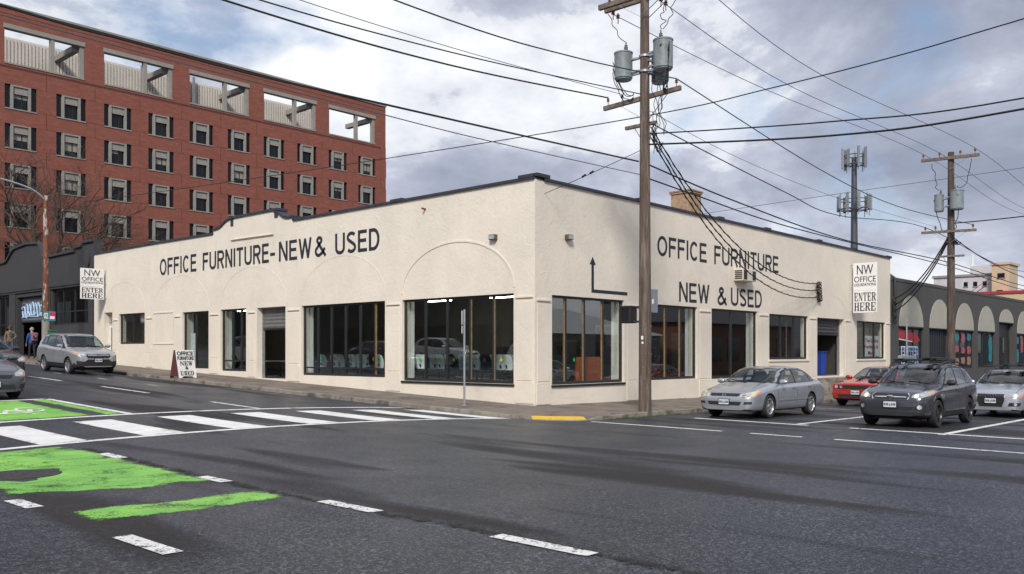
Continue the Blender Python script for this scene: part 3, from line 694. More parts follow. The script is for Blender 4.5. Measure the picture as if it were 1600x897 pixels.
# service insulators on the wall where the drops land
for k, z_ in enumerate((4.83, 4.53, 4.22)):
    b = MB(); b.tube([FR(20.0+k*.12,.001,z_), FR(20.0+k*.12,.16,z_)], .02, 6); b.lathe([(.03,-.08),(.06,-.05),(.04,0),(.06,.05),(.03,.08)], 10, Matrix.Translation(FR(20.0+k*.12,.2,z_))); b.build('insulator', 'insulator', STORE, True)
    b = MB(); pts = []
    for j in range(26):
        a = j*.9; pts.append(FR(20.35+k*.05+.17*math.cos(a)+.02*math.sin(3*a), .10+.06*math.sin(1.7*a), z_-.02+.14*math.sin(a)-j*.004))
    b.tube(pts, .022, 5); b.build('weatherhead_coil', 'wire_black', STORE, True)
# brick chimney on the roof
b = MB(); b.box(12.3, 13.15, 2.0, 2.95, 6.15, 8.32); ch = b.build('chimney', mat('chimney_brick', (.36,.25,.16), .85, var=.25, vscale=8, bump=.5, bscale=18, col2=(.25,.16,.10), c2scale=6), STORE)
b = MB(); b.box(12.25, 13.2, 1.95, 3.0, 8.32, 8.40); b.box(12.22, 13.23, 1.92, 3.03, 8.40, 8.47); b.build('chimney_cap', MAT['chimney_brick'], ch, bevel=.015)
b = MB(); b.lathe([(.09,0),(.09,.35),(.16,.36),(.16,.48),(.05,.52)], 12, Matrix.Translation((1.2,28.5,6.6))); b.build('roof_vent', 'galvanised', STORE, True)
# ---- inside: floor, ceiling, partition walls, ceiling tubes
b = MB(); b.box(TH+.002, 29.66, TH+.002, 31.11, .30, .50); b.build('interior_floor', 'interior_floor', STORE)
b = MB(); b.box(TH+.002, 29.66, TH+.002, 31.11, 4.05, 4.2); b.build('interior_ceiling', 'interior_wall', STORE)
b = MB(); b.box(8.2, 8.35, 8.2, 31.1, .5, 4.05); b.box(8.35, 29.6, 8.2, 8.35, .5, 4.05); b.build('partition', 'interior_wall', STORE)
for x, y in ((2.5,2.6),(2.5,6.4),(2.6,10.4),(5.8,2.6),(5.8,6.6),(12.5,3.2),(16.2,3.2),(2.8,17.5),(5.0,24.5),(27,3.5),(2.5,4.5),(5.8,10.5),(9.5,3.2),(27,5.5)):
    b = MB(); b.box(x-.09, x+.09, y-.75, y+.75, 3.80, 3.86) if x < 8 else b.box(x-.75, x+.75, y-.09, y+.09, 3.80, 3.86); b.build('ceiling_light', 'tube_light', STORE)
for u in (5.98,):
    pass
# pale curtains / reveals inside the window ends
for F, op in ((FL, LOPS['w4']), (FL, LOPS['w5']), (FL, LOPS['w3']), (FL, LOPS['w2']), (FR, ROPS['w1']), (FR, ROPS['w2']), (FR, ROPS['w3'])):
    b = MB(); u = op[1] if F is FL else op[1]
    fbox(b, F, u-.03, u+.10, -TH-.02, -TH-(.16 if F is FL else .15), op[2], op[3]); b.build('interior_return', 'sign_white', STORE)
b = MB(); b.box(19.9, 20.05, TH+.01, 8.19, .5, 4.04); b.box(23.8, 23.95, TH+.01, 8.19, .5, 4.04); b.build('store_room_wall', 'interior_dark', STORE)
# ---- papers and stock in the window openings
def poster(F, u0, u1, z0, z1, m, label, d=-.20):
    b = MB(); fbox(b, F, u0, u1, d, d-.006, z0, z1); o = b.build('window_poster', m); tag(o, label, 'poster'); return o
pw = poster(FR, 26.7, 28.9, 1.42, 2.5, 'sign_white', 'white paper poster with red words in the last window')
for i, t in enumerate(('The Office', 'Furniture &', 'More')): lettering(t, (26.85+(.45 if i == 2 else 0), .193, 2.15-.33*i), (1,0,0), (0,0,1), 1.9-(.9 if i == 2 else 0), .2, mat('red_ink', (.45,.03,.03), .6), pw, bold=.01)
poster(FL, 20.9, 21.3, 1.0, 2.5, 'sign_white', 'tall white panel leaning inside the window beside the sandwich board')
pp = poster(FL, 25.75, 26.35, 3.1, 3.5, mat('teal_sign', (.03,.22,.26), .5), 'small teal sign hung inside the small far-left store window')
# ================================================================ red brick office block in the next block (facade at Y = 79)
BY = 79.0; BZ = road(10, 75)+.1
BRICK = thing('brick_office_block', 'tall red brick office block with open rooftop loggias behind the store', 'building', (0,0,0))
mat('far_brick', (.215,.070,.049), .85, var=.16, vscale=1.2, bump=.3, bscale=6, col2=(.25,.090,.065), c2scale=3.5, world_co=True, stretch=(.9,.9,3))
mat('brick_joint', (.10,.035,.028), .9)
mat('far_concrete', (.27,.255,.23), .8, var=.12, vscale=1.5, world_co=True)
mat('ribbed_panel', (.60,.575,.53), .6, var=.08, vscale=.5, world_co=True)
FB = lambda u, d, z: (u, BY-d, z)
X0, X1, PITCH = -4.0, 59.5, 4.87
WX = [10.86+PITCH*k for k in range(-3, 10)]; ROWS = [28.38-3.945*k for k in range(0, 7)]; WW, WH = 2.97, 2.35
ops = [(x, x+WW, zt-WH, zt) for x in WX for zt in ROWS]
wall_openings(FB, X0, X1, -1, 30.2, ops, .5, 'wall', 'brick_joint', BRICK)
b = MB(); b.box(X0, X1, BY+.5, BY+26, -1, 29.8); b.build('core', 'interior_dark', BRICK)
# brick panels proud of the joint layer: spandrels between the window rows, piers between the windows
def shared_piece(w, h, name, m):
    b = MB(); b.box(0, w, -.05, 0.0, 0, h); return b.build(name, m)
def place(src, x, y, z, parent, first=[None]):
    o = src if not src.get('used') else src.copy()
    if src.get('used'): COL.objects.link(o)
    src['used'] = 1; o['used'] = 1; o.location = (x, y, z); o.parent = parent; return o
sp_src = shared_piece(PITCH-.045, 3.945-WH-.045, 'brick_panel', 'far_brick'); pr_src = shared_piece(PITCH-WW-.0, WH-.0, 'brick_panel', 'far_brick')
for x in WX:
    for zt in ROWS:
        place(sp_src, x-(PITCH-WW)/2+.022, BY-.001, zt+.022, BRICK); place(pr_src, x+WW, BY-.001, zt-WH, BRICK)
b = MB(); b.box(X0, X0+1.0, BY-.05, BY-.001, 0, 30.2); b.box(58.66, X1, BY-.05, BY-.001, 0, 30.2); b.build('brick_panel', 'far_brick', BRICK)
# windows: deep concrete surround with narrow dark side lights and a head panel
fr_b = MB()
for a in ((.55,.78,0,WH),(2.2,2.42,0,WH),(.78,2.2,WH-.14,WH)): fr_b.box(a[0], a[1], -.10, .22, a[2], a[3])
fr_b.box(0, WW, -.12, .1, -.12, 0)
fr_b.build('window', 'far_concrete'); wsrc = bpy.data.objects['window'] if 'window' in bpy.data.objects else None
wsrc = [o for o in bpy.data.objects if o.name.startswith('window') and o.parent is None and o.type == 'MESH' and len(o.data.vertices) == 32][0]
k = MB(); k.box(.80, 2.18, .02, .12, WH-.85, WH-.16); hp = k.build('head_panel', 'far_concrete', wsrc)
k = MB(); k.box(.80, 2.18, .26, .30, .02, WH-.86); k.build('pane', mat('far_pane', (.008,.010,.015), .10, spec=.3), wsrc)
k = MB(); k.box(1.62, 1.70, .20, .259, .02, WH-.86); k.build('mullion', 'black_metal', wsrc)
for a, c in ((.02,.54),(2.43,2.95)):
    k = MB(); k.box(a, c, .20, .24, .02, WH-.02); k.build('side_light', MAT['far_pane'], wsrc)
first = True
for x in WX:
    for zt in ROWS:
        o = wsrc if first else copy_tree(wsrc); first = False; o.parent = BRICK; o.location = (x, BY, zt-WH)
        rv = random.random()
        if rv < .4:
            hb = random.uniform(.3, 1.1); k = MB(); k.box(.82, random.choice((1.6, 2.16)), .235, .255, WH-.86-hb, WH-.87); k.build('blind', 'far_concrete', o)
# rooftop screen with five loggia openings
LOG = [(10.86+9.77*k, 18.55+9.77*k, 30.42, 34.40) for k in range(-1, 5)]
wall_openings(FB, X0, X1, 30.2, 36.0, LOG, .7, 'roof_screen', 'far_brick', BRICK)
b = MB(); b.box(X0-.1, X1+.1, BY-.12, BY+.85, 36.0, 36.22); b.build('coping', 'far_concrete', BRICK)
for z_ in (35.35, 30.15):
    b = MB(); b.box(X0, X1, BY-.012, BY-.001, z_, z_+.06); b.build('joint', 'brick_joint', BRICK)
for i, (a, c, z0_, z1_) in enumerate(LOG):
    b = MB(); b.box(a-.1, c+.1, BY-.06, BY+.65, z1_-.45, z1_-.002); b.box(a+.002, c-.002, BY-.06, BY+.65, z0_+.002, z0_+.16); b.box(a+4.35, a+4.75, BY+.05, BY+.5, z0_+.16, z1_-.45); b.box(c-.42, c-.002, BY+.1, BY+.6, z0_+.16, z1_-.45); b.build('loggia_frame', 'far_concrete', BRICK)
    b = MB(); b.box(c-1.0, c-.35, BY+.7, BY+5.45, z1_-1.0, z1_-.42); b.build('roof_beam', 'far_concrete', BRICK)
# ribbed penthouse wall behind the screen
b = MB(); n = 150; 
for k in range(n):
    x = 0+52.5*k/n; b.box(x, x+52.5/n*.62, BY+5.5, BY+5.62, 29.8, 34.75)
b.box(0, 52.5, BY+5.62, BY+20, 29.8, 34.9); b.build('penthouse', 'ribbed_panel', BRICK)
for k, (x, h) in enumerate(((21.2,1.1),(31.2,.9),(31.7,1.0),(32.6,.8),(33.4,.9),(27.0,.6))):
    b = MB(); b.box(x, x+.28, BY+4.9, BY+5.2, 31.6, 34.9+h*.4); b.tube([(x+.14,BY+5.0,31),(x+.14,BY+5.0,35.4+h*.4)], .04, 6); b.build('roof_antenna', 'galvanised', BRICK)

# ================================================================ dark garage building beyond the store on the left street
DARK = thing('dark_garage_building', 'charcoal stucco garage building with stepped parapet left of the store', 'building')
g_op = (38.9,43.0,1.3,5.05); wl = (32.2,37.3,3.2,5.30); wl2 = (44.4,48.5,2.6,5.25)
wall_openings(FL, 31.53, 61, -.5, 6.6, [g_op, wl, wl2], .4, 'wall', 'dark_stucco', DARK)
prof = [(31.53,7.62),(33.0,7.62),(33.05,7.44),(33.95,7.44),(34.0,7.24),(38.6,7.18)]+[(38.6+.8*t, 7.18+.95*t*t*(3-2*t)) for t in (.2,.4,.6,.8,1)]+[(41.3,8.25),(43.2,8.13)]+[(43.2+1.9*t, 8.13-.78*t*t*(3-2*t)) for t in (.2,.4,.6,.8,1)]+[(47.5,7.35),(61,7.35)]
b = MB(); b.prism([(31.53,6.6)]+prof+[(61,6.6)], lambda u, v, t: FL(u, -t, v), 0, .4); b.build('parapet', 'dark_stucco', DARK)
c = MB()
for (a, za), (d_, zb) in zip(prof, prof[1:]):
    if d_-a < .06: continue
    c.prism([(a,za+.002),(d_,zb+.002),(d_,zb+.14),(a,za+.14)], lambda u, v, t: FL(u, -t, v), -.12, .42)
c.build('coping', mat('dark_trim', (.04,.041,.045), .7, var=.2), DARK)
b = MB(); fbox(b, FL, 31.55, 61, .001, .14, 5.42, 5.62); fbox(b, FL, 31.55, 61, .001, .09, 5.30, 5.42); b.build('cornice', MAT['dark_trim'], DARK)
for u0, u1 in ((31.55,32.1),(37.5,38.7),(43.15,44.2)): b = MB(); fbox(b, FL, u0, u1, .001, .07, .4, 5.29); b.build('pilaster', MAT['dark_trim'], DARK)
for u in (32.3, 38.5):
    b = MB(); M = Matrix.Translation(FL(u,.001,6.75)) @ Matrix.Rotation(-PI/2, 4, 'Y') @ Matrix.Diagonal((1.6,1,1,1)); b.lathe([(.30,0),(.30,.07),(.2,.10)], 20, M); b.build('oval_medallion', MAT['dark_trim'], DARK, True)
window(FL, wl, [35.9,34.3], DARK, glass='shop_glass', rails=[3.95]); window(FL, wl2, [45.4,46.4,47.4], DARK, glass='shop_glass', rails=[3.4])
b = MB(); b.box(.402, 20, 31.53, 31.9, -.5, 6.6); b.box(.402, 20, 60.6, 61, -.5, 6.6); b.box(19.6, 20, 31.9, 60.6, -.5, 6.6); b.build('wall', 'dark_stucco', DARK)
b = MB(); b.box(.402, 19.6, 31.9, 60.6, 6.2, 6.4); b.build('roof', 'coping_dark', DARK)
b = MB(); b.box(.402, 19.6, 31.9, 60.6, 1.0, 1.35); b.build('interior_floor', 'interior_floor', DARK)
# half-raised shutter with a blue painted scrawl
pn = MB(); sn = 18
vs = []; zl, zh = 3.55, 5.05
for k in range(sn+1):
    z = zl+(zh-zl)*k/sn; d = -.28+(.03 if k % 2 else 0); vs += [FL(38.95,d,z), FL(42.95,d,z)]
pn.add(vs, [(2*i, 2*i+1, 2*i+3, 2*i+2) for i in range(sn)]); sh = pn.build('roll_up_door', mat('graffiti_shutter', (.13,.14,.16), .5, .2, var=.2), DARK, fixn=False)
gp = MB(); x = 42.6
for k in range(7):
    pts = []
    for j in range(15):
        a = j/14*2*PI*.95+k; pts.append(FL(x-.05*j*.1+.21*math.cos(a), -.235, 4.22+.40*math.sin(a)*(1 if k % 2 else .8)+.1*math.cos(2*a+k)))
    gp.tube(pts, .045, 5); x -= .50
gp.tube([FL(42.8,-.235,3.78), FL(41.8,-.235,3.86), FL(40.4,-.235,3.80), FL(39.2,-.235,3.95)], .04, 5)
gp.build('painted_scrawl', mat('scrawl_blue', (.42,.58,.80), .6), sh, True)
b = MB(); fbox(b, FL, 38.93, 42.97, -.33, -.22, 3.47, 3.55); b.build('bottom_rail', 'black_metal', sh)
# ================================================================ grey building with arches, right of the store
ARCH = thing('arched_grey_building', 'dark grey building with pale blind arches right of the store', 'building')
bays = [(31.4,35.55),(36.75,40.75),(42.0,46.1),(47.25,51.5),(52.8,56.9),(58.1,62.2)]
aops = [(a, c, .55, 3.08) for a, c in bays]; aops[1] = (*bays[1], .0, 3.08); aops[4] = (*bays[4], .0, 3.85)
wall_openings(FR, 30.08, 64, -1.5, 5.62, aops, .4, 'wall', 'grey_stucco', ARCH)
b = MB(); fbox(b, FR, 30.08, 64, .03, -.42, 5.62, 5.80); b.build('coping', mat('grey_trim', (.075,.075,.073), .8, var=.2, vscale=3), ARCH)
b = MB(); b.box(30.08, 30.4, .41, 25, -1, 5.6); b.box(63.6, 64, .41, 25, -1, 5.6); b.box(30.4, 63.6, 24.6, 25, -1, 5.6); b.build('wall', 'grey_stucco', ARCH)
b = MB(); b.box(30.4, 63.6, .41, 24.6, 5.2, 5.4); b.build('roof', 'coping_dark', ARCH)
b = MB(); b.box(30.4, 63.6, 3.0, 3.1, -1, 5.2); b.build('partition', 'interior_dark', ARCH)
for i, (a, c) in enumerate(bays):
    zs = 3.12 if i != 4 else 3.9; rise = 1.80 if i != 4 else 1.0; m_ = (a+c)/2; r = (c-a)/2
    poly = [(m_+r*math.cos(PI*k/26), zs+rise*math.sin(PI*k/26)) for k in range(27)]
    b = MB(); b.prism(poly, lambda u, v, t: FR(u, t, v), .001, .035); b.build('arch_infill', 'arch_infill', ARCH)
    b = MB(); fbox(b, FR, a-.05, c+.05, .001, .06, zs-.07, zs-.002); b.build('lintel', 'black_metal', ARCH)
mat('mural_red', (.42,.03,.05), .5); mat('mural_blue', (.04,.12,.32), .5); mat('mural_teal', (.02,.19,.24), .5, var=.3, vscale=5); mat('mural_pink', (.32,.09,.12), .5, var=.3, vscale=5); mat('mural_skin', (.30,.18,.12), .5)
for i in (0, 2, 3, 5):
    a, c = bays[i]; w3 = (c-a)/3
    window(FR, aops[i], [a+w3, a+2*w3], ARCH, fw=.09)
# folding dark gate in bay 2 and open door bay 5
b = MB(); a, c = bays[1]
for k in range(9): fbox(b, FR, a+.03+k*(c-a-.06)/9, a+.03+(k+.82)*(c-a-.06)/9, -.20, -.26, 0, 3.06)
for z_ in (.5, 1.3, 2.1, 2.8): fbox(b, FR, a+.03, c-.03, -.262, -.30, z_, z_+.08)
b.build('folding_gate', mat('gate_blue', (.022,.024,.034), .5, .2), ARCH)
b = MB(); a, c = bays[4]; fbox(b, FR, a+.02, c-.02, -.30, -.36, 2.75, 3.84); fbox(b, FR, a+.02, a+.15, -.25, -.38, 0, 2.75); fbox(b, FR, c-.15, c-.02, -.25, -.38, 0, 2.75); fbox(b, FR, (a+c)/2-.06, (a+c)/2+.06, -.25, -.38, 0, 2.75); dd = b.build('door', 'black_metal', ARCH)
b = MB(); fbox(b, FR, a+.15, c-.15, -.31, -.32, 0.02, 2.75); b.build('pane', 'shop_glass', dd)
# painted window art: red arrow and the word ENTER, teal/pink panels
a, c = bays[0]; b = MB(); b.prism([(a+.1,2.45),(a+2.7,2.30),(a+2.7,2.05),(c-.2,2.35),(a+2.7,2.92),(a+2.7,2.75),(a+.1,2.98)], lambda u, v, t: FR(u, t, v), -.10, -.095); b.build('painted_arrow', 'mural_red', ARCH)
b = MB(); b.prism([(a+.1,2.36),(a+2.6,2.22),(a+2.6,2.28),(a+.1,2.42)], lambda u, v, t: FR(u, t, v), -.10, -.094); b.build('arrow_edge', 'sign_white', ARCH)
lettering('ENTER', (a+.68, .094, .72), (1,0,0), (0,0,1), 3.15, 1.25, 'sign_white', ARCH, bold=.05); lettering('ENTER', (a+.72, .088, .78), (1,0,0), (0,0,1), 3.05, 1.13, 'mural_blue', ARCH, bold=.02)
def blotch_panel(u0, u1, z0, z1, m, parent):
    b = MB(); n = 16; poly = [((u0+u1)/2+(u1-u0)/2*(1+.12*math.sin(5*t+z0))*max(-1,min(1,1.25*math.cos(t)))*.8, (z0+z1)/2+(z1-z0)/2*.8*max(-1,min(1,1.25*math.sin(t)))) for t in [2*PI*k/n for k in range(n)]]
    b.prism(poly, lambda u, v, t: FR(u, t, v), -.10, -.094); b.build('painted_panel', m, parent)
a, c = bays[2]; w3 = (c-a)/3
for k, (m_, z0_, z1_) in enumerate((('mural_teal',2.3,2.95),('mural_pink',2.2,2.98),('mural_teal',2.35,2.98),('mural_pink',1.6,2.1),('mural_pink',1.5,2.0),('mural_pink',1.45,2.1),('mural_skin',.75,1.3),('mural_skin',.8,1.35),('mural_skin',.7,1.4))):
    blotch_panel(a+.12+(k%3)*w3, a+w3-.12+(k%3)*w3, z0_, z1_, m_, ARCH)
a, c = bays[3]; blotch_panel(a+2*(c-a)/3+.1, c-.12, .7, 2.98, 'mural_teal', ARCH)
a, c = bays[5]; blotch_panel(a+.15, a+1.1, .7, 2.0, 'mural_teal', ARCH); blotch_panel(a+1.5, a+2.5, 1.5, 2.9, 'mural_pink', ARCH); blotch_panel(a+.15, a+1.1, 2.2, 2.9, 'mural_teal', ARCH)
b = MB(); b.lathe([(.22,0),(.22,.5),(.34,.52),(.34,.66),(.2,.75)], 12, Matrix.Translation((43.5,4,5.4))); b.build('roof_vent', 'galvanised', ARCH, True)
b = MB(); b.tube([(30.45,-.12,3.6),(30.45,-.12,5.75),(30.45,.3,6.05),(30.45,.55,6.0)], .07, 8); b.build('vent_pipe', 'black_metal', ARCH, True)
# ================================================================ far buildings on the right skyline
def far_block(name, label, x0, x1, y0, y1, z1, m, wins, roof_m='far_concrete'):
    t = thing(name, label, 'building'); b = MB(); b.box(x0, x1, y0, y1, -2, z1); b.build('wall', m, t)
    b = MB(); b.box(x0-.3, x1+.3, y0-.3, y1+.3, z1, z1+.5); b.build('roof', roof_m, t)
    for (face, u, z, w, h) in wins:
        k = MB()
        if face == 'x': k.box(x0-.06, x0-.01, u, u+w, z, z+h)
        else: k.box(u, u+w, y0-.06, y0-.01, z, z+h)
        wi = k.build('window', MAT['far_pane'], t); k = MB()
        if face == 'x': k.box(x0-.16, x0-.02, u-.1, u+w+.1, z-.2, z-.02)
        else: k.box(u-.1, u+w+.1, y0-.16, y0-.02, z-.2, z-.02)
        k.build('sill', 'far_concrete', wi)
    return t
mat('tan_wall', (.52,.42,.29), .85, var=.08, world_co=True, vscale=.4); mat('pale_wall', (.50,.50,.52), .85, var=.1, world_co=True, vscale=.4); mat('ochre_wall', (.56,.44,.27), .85, var=.08)
tw = far_block('tan_tower', 'slim tan stair tower far behind the arched grey building', 189.9, 197, 30.7, 34.1, 20.4, 'tan_wall', [('x',31.6,17.6,1.4,1.0),('x',32.0,13.6,1.2,1.4)], 'tan_wall')
b = MB()
for k in range(5): b.bar((189.3,34.3+k*1.0,12.6+k*.0),(189.3,35.3+k*1.0,13.6),.12)
b.bar((189.3,34.3,16.6),(189.3,39.5,12.8),.16); b.bar((189.3,34.3,17.6),(189.3,39.5,13.8),.10)
b.build('fire_stair', mat('stair_red', (.12,.04,.03), .6), tw)
far_block('pale_office_building', 'pale grey far building with small arched windows left of the tan tower', 192, 208, 34.3, 46.5, 18.4, 'pale_wall', [('x',35.6+k*1.9,13.2,1.0,1.6) for k in range(6)]+[('x',35.6+k*1.9,16.2,.8,1.0) for k in range(3)])
far_block('low_tan_annexe', 'low tan flat-roofed annexe at the foot of the tan tower', 176, 188, 24, 37, 13.4, 'ochre_wall', [('x',33.0,11.6,1.6,1.2)], 'mural_red')
for o in bpy.data.objects:
    if o.name == 'pale_office_building':
        b = MB(); b.tube([(198,40,18.8),(198,40,24)], .12, 6); b.build('flag_pole', 'sign_white', o)
        b = MB(); b.box(196,204,34.6,40,18.9,21.0); b.build('penthouse', 'pale_wall', o)
# ================================================================ buildings across the streets (they show only mirrored in the shop windows)
def shed(name, label, x0, x1, y0, y1, zw, zr, m, rm, ridge_axis):
    t = thing(name, label, 'building'); b = MB(); b.box(x0, x1, y0, y1, -2, zw); b.build('wall', m, t); b = MB(); e = .4
    if ridge_axis == 'x':
        yc = (y0+y1)/2; b.prism([(y0-e,zw+.003),(y1+e,zw+.003),(yc,zr)], lambda u, v, s: (s, u, v), x0-e, x1+e)
    else:
        xc = (x0+x1)/2; b.prism([(x0-e,zw+.003),(x1+e,zw+.003),(xc,zr)], lambda u, v, s: (u, s, v), y0-e, y1+e)
    b.build('roof', rm, t); return t
s1 = shed('gabled_warehouse', 'blue-grey warehouse with pale low roof mirrored in the corner window', 22, 43, -44, -23, 3.0, 5.6, mat('blue_grey', (.12,.135,.16), .85, var=.15), mat('pale_roof', (.55,.56,.57), .6, var=.1), 'x')
for k in range(4):
    b = MB(); b.box(24+k*5, 27+k*5, -22.98, -22.93, .8, 2.4); wi = b.build('window', MAT['far_pane'], s1)
s2 = shed('flat_brick_shop', 'dark red shop block mirrored in the right-hand windows', 45, 66, -46, -22, 4.2, 4.7, mat('shop_brick', (.16,.07,.05), .85, var=.2), 'coping_dark', 'x')
for k in range(6):
    b = MB(); b.box(46+k*3.3, 48.2+k*3.3, -21.98, -21.93, .8, 3.0); b.build('window', MAT['far_pane'], s2)
s3 = shed('long_dark_shop', 'long dark shop front mirrored in the left-hand windows', -50, -24, 2, 70, 7.0, 7.6, mat('shop_dark', (.05,.045,.042), .85, var=.2), 'coping_dark', 'y')
for k in range(8):
    b = MB(); b.box(-23.98, -23.93, 4+k*5, 8+k*5, .9, 3.6); b.build('window', MAT['far_pane'], s3)

s4 = shed('added_brown_block', 'added brown block out of view, darkens reflections in the dark garage windows', -56, -24, 76, 190, 11.0, 11.8, mat('shop_brown', (.09,.06,.045), .85, var=.2), 'coping_dark', 'y')  # added block out of view, keeps bright sky out of the garage window reflections
for k in range(12):
    b = MB(); b.box(-23.98, -23.93, 79+k*9, 84+k*9, 5.0, 8.0); b.build('window', MAT['far_pane'], s4)
s5 = shed('added_grey_block', 'added long grey block out of view, darkens reflections in the arched building windows', 69, 190, -48, -22, 8.0, 8.8, MAT['blue_grey'], 'coping_dark', 'x')  # unseen block added so the arched building windows mirror less sky
for k in range(12):
    b = MB(); b.box(71+k*9.8, 77+k*9.8, -21.98, -21.93, 1.5, 4.6); b.build('window', MAT['far_pane'], s5)
# ================================================================ utility poles, lamps, signs, wires
def smooth_pts(P, n=8):
    P = [Vector(p) for p in P]
    if len(P) < 3: return P
    out = []
    for i in range(len(P)-1):
        p0, p1, p2, p3 = P[max(i-1,0)], P[i], P[i+1], P[min(i+2,len(P)-1)]
        for k in range(n):
            t = k/n; out.append(.5*((2*p1)+(p2-p0)*t+(2*p0-5*p1+4*p2-p3)*t*t+(3*p1-p0-3*p2+p3)*t**3))
    return out+[P[-1]]
def insulators(parent, pts, m='insulator', s=1.0):
    for p in pts:
        b = MB(); b.tube([(p[0],p[1],p[2]-.12*s),(p[0],p[1],p[2])], .012*s, 5); b.lathe([(.02*s,0),(.05*s,.01*s),(.03*s,.045*s),(.045*s,.06*s),(.028*s,.10*s),(.01*s,.12*s)], 10, Matrix.Translation(p)); b.build('insulator', m, parent, True)
def transformer(parent, x, y, z0, z1, r, ang):
    b = MB(); h = z1-z0; b.lathe([(r*.86,0),(r*.9,.01),(r*.9,.04),(r,.05),(r,h-.06),(r*1.05,h-.05),(r*1.05,h-.01),(r*.95,h),(r*.3,h+.05)], 24, Matrix.Translation((x,y,z0)))
    t = b.build('transformer', 'transformer_grey', parent, True)
    b = MB(); b.lathe([(.05,0),(.07,.03),(.045,.06),(.065,.09),(.04,.12),(.055,.15),(.025,.18),(.02,.26)], 10, Matrix.Translation((x+.08*math.cos(ang),y+.08*math.sin(ang),z1+.03))); b.build('bushing', mat('bushing_grey', (.16,.15,.15), .35), t, True)
    b = MB(); ca, sa = math.cos(ang), math.sin(ang)
    for k in (.25, .7): b = MB(); b.bar((x+ca*r*.9, y+sa*r*.9, z0+h*k), (x+ca*(r+.25), y+sa*(r+.25), z0+h*k), .08, .05); b.build('bracket', 'galvanised', t)
    b = MB(); b.lathe([(.02,0),(.05,.02),(.03,.05)], 8, Matrix.Translation((x-ca*.1-sa*r*.98, y-sa*.1+ca*r*.98, z0+h*.75)) @ Matrix.Rotation(PI/2,4,'X')); b.build('low_bushing', MAT['bushing_grey'], t, True)
    return t
def arm(parent, x, y0, y1, z0, z1, w=.10, h=.13, px=None, py=None):
    b = MB(); b.bar((x,y0,z0),(x,y1,z1),w,h); a = b.build('crossarm', 'wood_arm', parent, bevel=.01)
    b = MB(); b.bar((x+.03,y0*.62+(py)*.38,z0-.03),(x-.06,py+.05,z0-.62),.035,.008); b.bar((x+.03,y1*.62+(py)*.38,z1-.03),(x-.06,py-.05,z0-.62),.035,.008); b.build('brace', 'galvanised', a); return a
P1 = (.88, -3.35); zb1 = walk(*P1)
POLE1 = thing('utility_pole', 'tall weathered wooden utility pole with three transformers at the corner kerb', 'utility pole', (0,0,0), group='wooden utility poles')
b = MB(); b.tube([(P1[0],P1[1],zb1-.2),(P1[0],P1[1],3),(P1[0]-.01,P1[1],8),(P1[0]-.02,P1[1],13.2)], [.185,.17,.14,.115], 18); b.build('pole', 'wood_pole', POLE1, True)
px, py = P1
arm(POLE1, px+.16, -1.80, -4.42, 8.82, 8.92, py=py); arm(POLE1, px+.15, -2.58, -3.62, 8.10, 8.10, .09, .10, py=py); arm(POLE1, px+.15, -1.85, -4.9, 11.70, 11.70, .11, .15, py=py); arm(POLE1, px-.15, -1.85, -4.9, 11.70, 11.70, .11, .15, py=py)
insulators(POLE1, [(px+.16,-1.95,9.0),(px+.16,-2.45,9.0),(px+.16,-4.28,9.08),(px+.16,-2.0,11.95),(px+.16,-4.7,11.95)])
insulators(POLE1, [(px+.2,-2.1,11.55),(px+.45,-2.1,11.50),(px+.2,-3.75,11.5),(px+.45,-3.75,11.46)], s=1.3)
transformer(POLE1, px-.1, -2.68, 9.42, 10.22, .26, -PI/2+.2); transformer(POLE1, px-.05, -3.98, 9.45, 10.30, .27, PI/2-.1); transformer(POLE1, px+.42, -3.58, 9.27, 10.08, .245, PI-.2)
b = MB()
for z_ in (9.55, 9.98): b.lathe([(.16,-.03),(.175,-.03),(.175,.03),(.16,.03)], 16, Matrix.Translation((px,py,z_)), close=True); b.box(px-.03,px+.03,-3.7,-2.9,z_-.03,z_+.03)
b.build('band', 'galvanised', POLE1)
JP = [POLE1]
def droop(a, c, sag, r=.012, jit=.05, n=7):
    a, c = Vector(a), Vector(c); pts = []
    for k in range(n+1):
        t = k/n; p = a.lerp(c, t); p.z -= sag*4*t*(1-t); p += Vector((random.gauss(0,jit), random.gauss(0,jit), random.gauss(0,jit*.5)))*(0 if k in (0,n) else 1); pts.append(p)
    jm = MB(); jm.tube(smooth_pts(pts, 4), r, 5); jm.build('jumper_wire', 'wire_black', JP[0], True)
droop((px,-2.68,10.55),(px+.1,-2.0,11.55),.1); droop((px,-3.95,10.62),(px+.2,-4.3,11.5),.12); droop((px,-3.9,10.62),(px+.3,-3.8,11.4),.0)
for k in range(4): droop((px-.3,-2.45,9.95-.1*k),(px+.1,-2.9,9.05-.05*k),.35,jit=.03)
for k in range(4): droop((px-.2,-4.28,10.15-.08*k),(px+.1,-3.9,9.02),.5,jit=.03)
for k in range(5): droop((px+random.uniform(-.1,.25),-3.55-random.uniform(0,.35),9.2),(px+.1,-3.55-random.uniform(-.05,.4),7.75-random.uniform(0,.6)),.05,r=.010,jit=.05)
for k in range(4): droop((px+.1,-3.55,8.6-random.uniform(0,.8)),(px+.3,-3.75,7.55),.45,r=.010,jit=.04)
b = MB()
for k in range(26):
    a = random.uniform(PI*.85, PI*1.7); z_ = random.uniform(.6, 2.4); b.box(*(lambda x,y: (x-.012,x+.012,y-.012,y+.012))(px+.176*math.cos(a), py+.176*math.sin(a)), z_, z_+.012)
b.build('staples', 'galvanised', POLE1)
b = MB(); b.obox((px-.17,py-.02,2.02),(.004,0,0),(0,.035,0),(0,0,.05)); b.obox((px-.17,py-.03,1.88),(.004,0,0),(0,.03,0),(0,0,.03)); b.build('sticker', 'sign_white', POLE1)
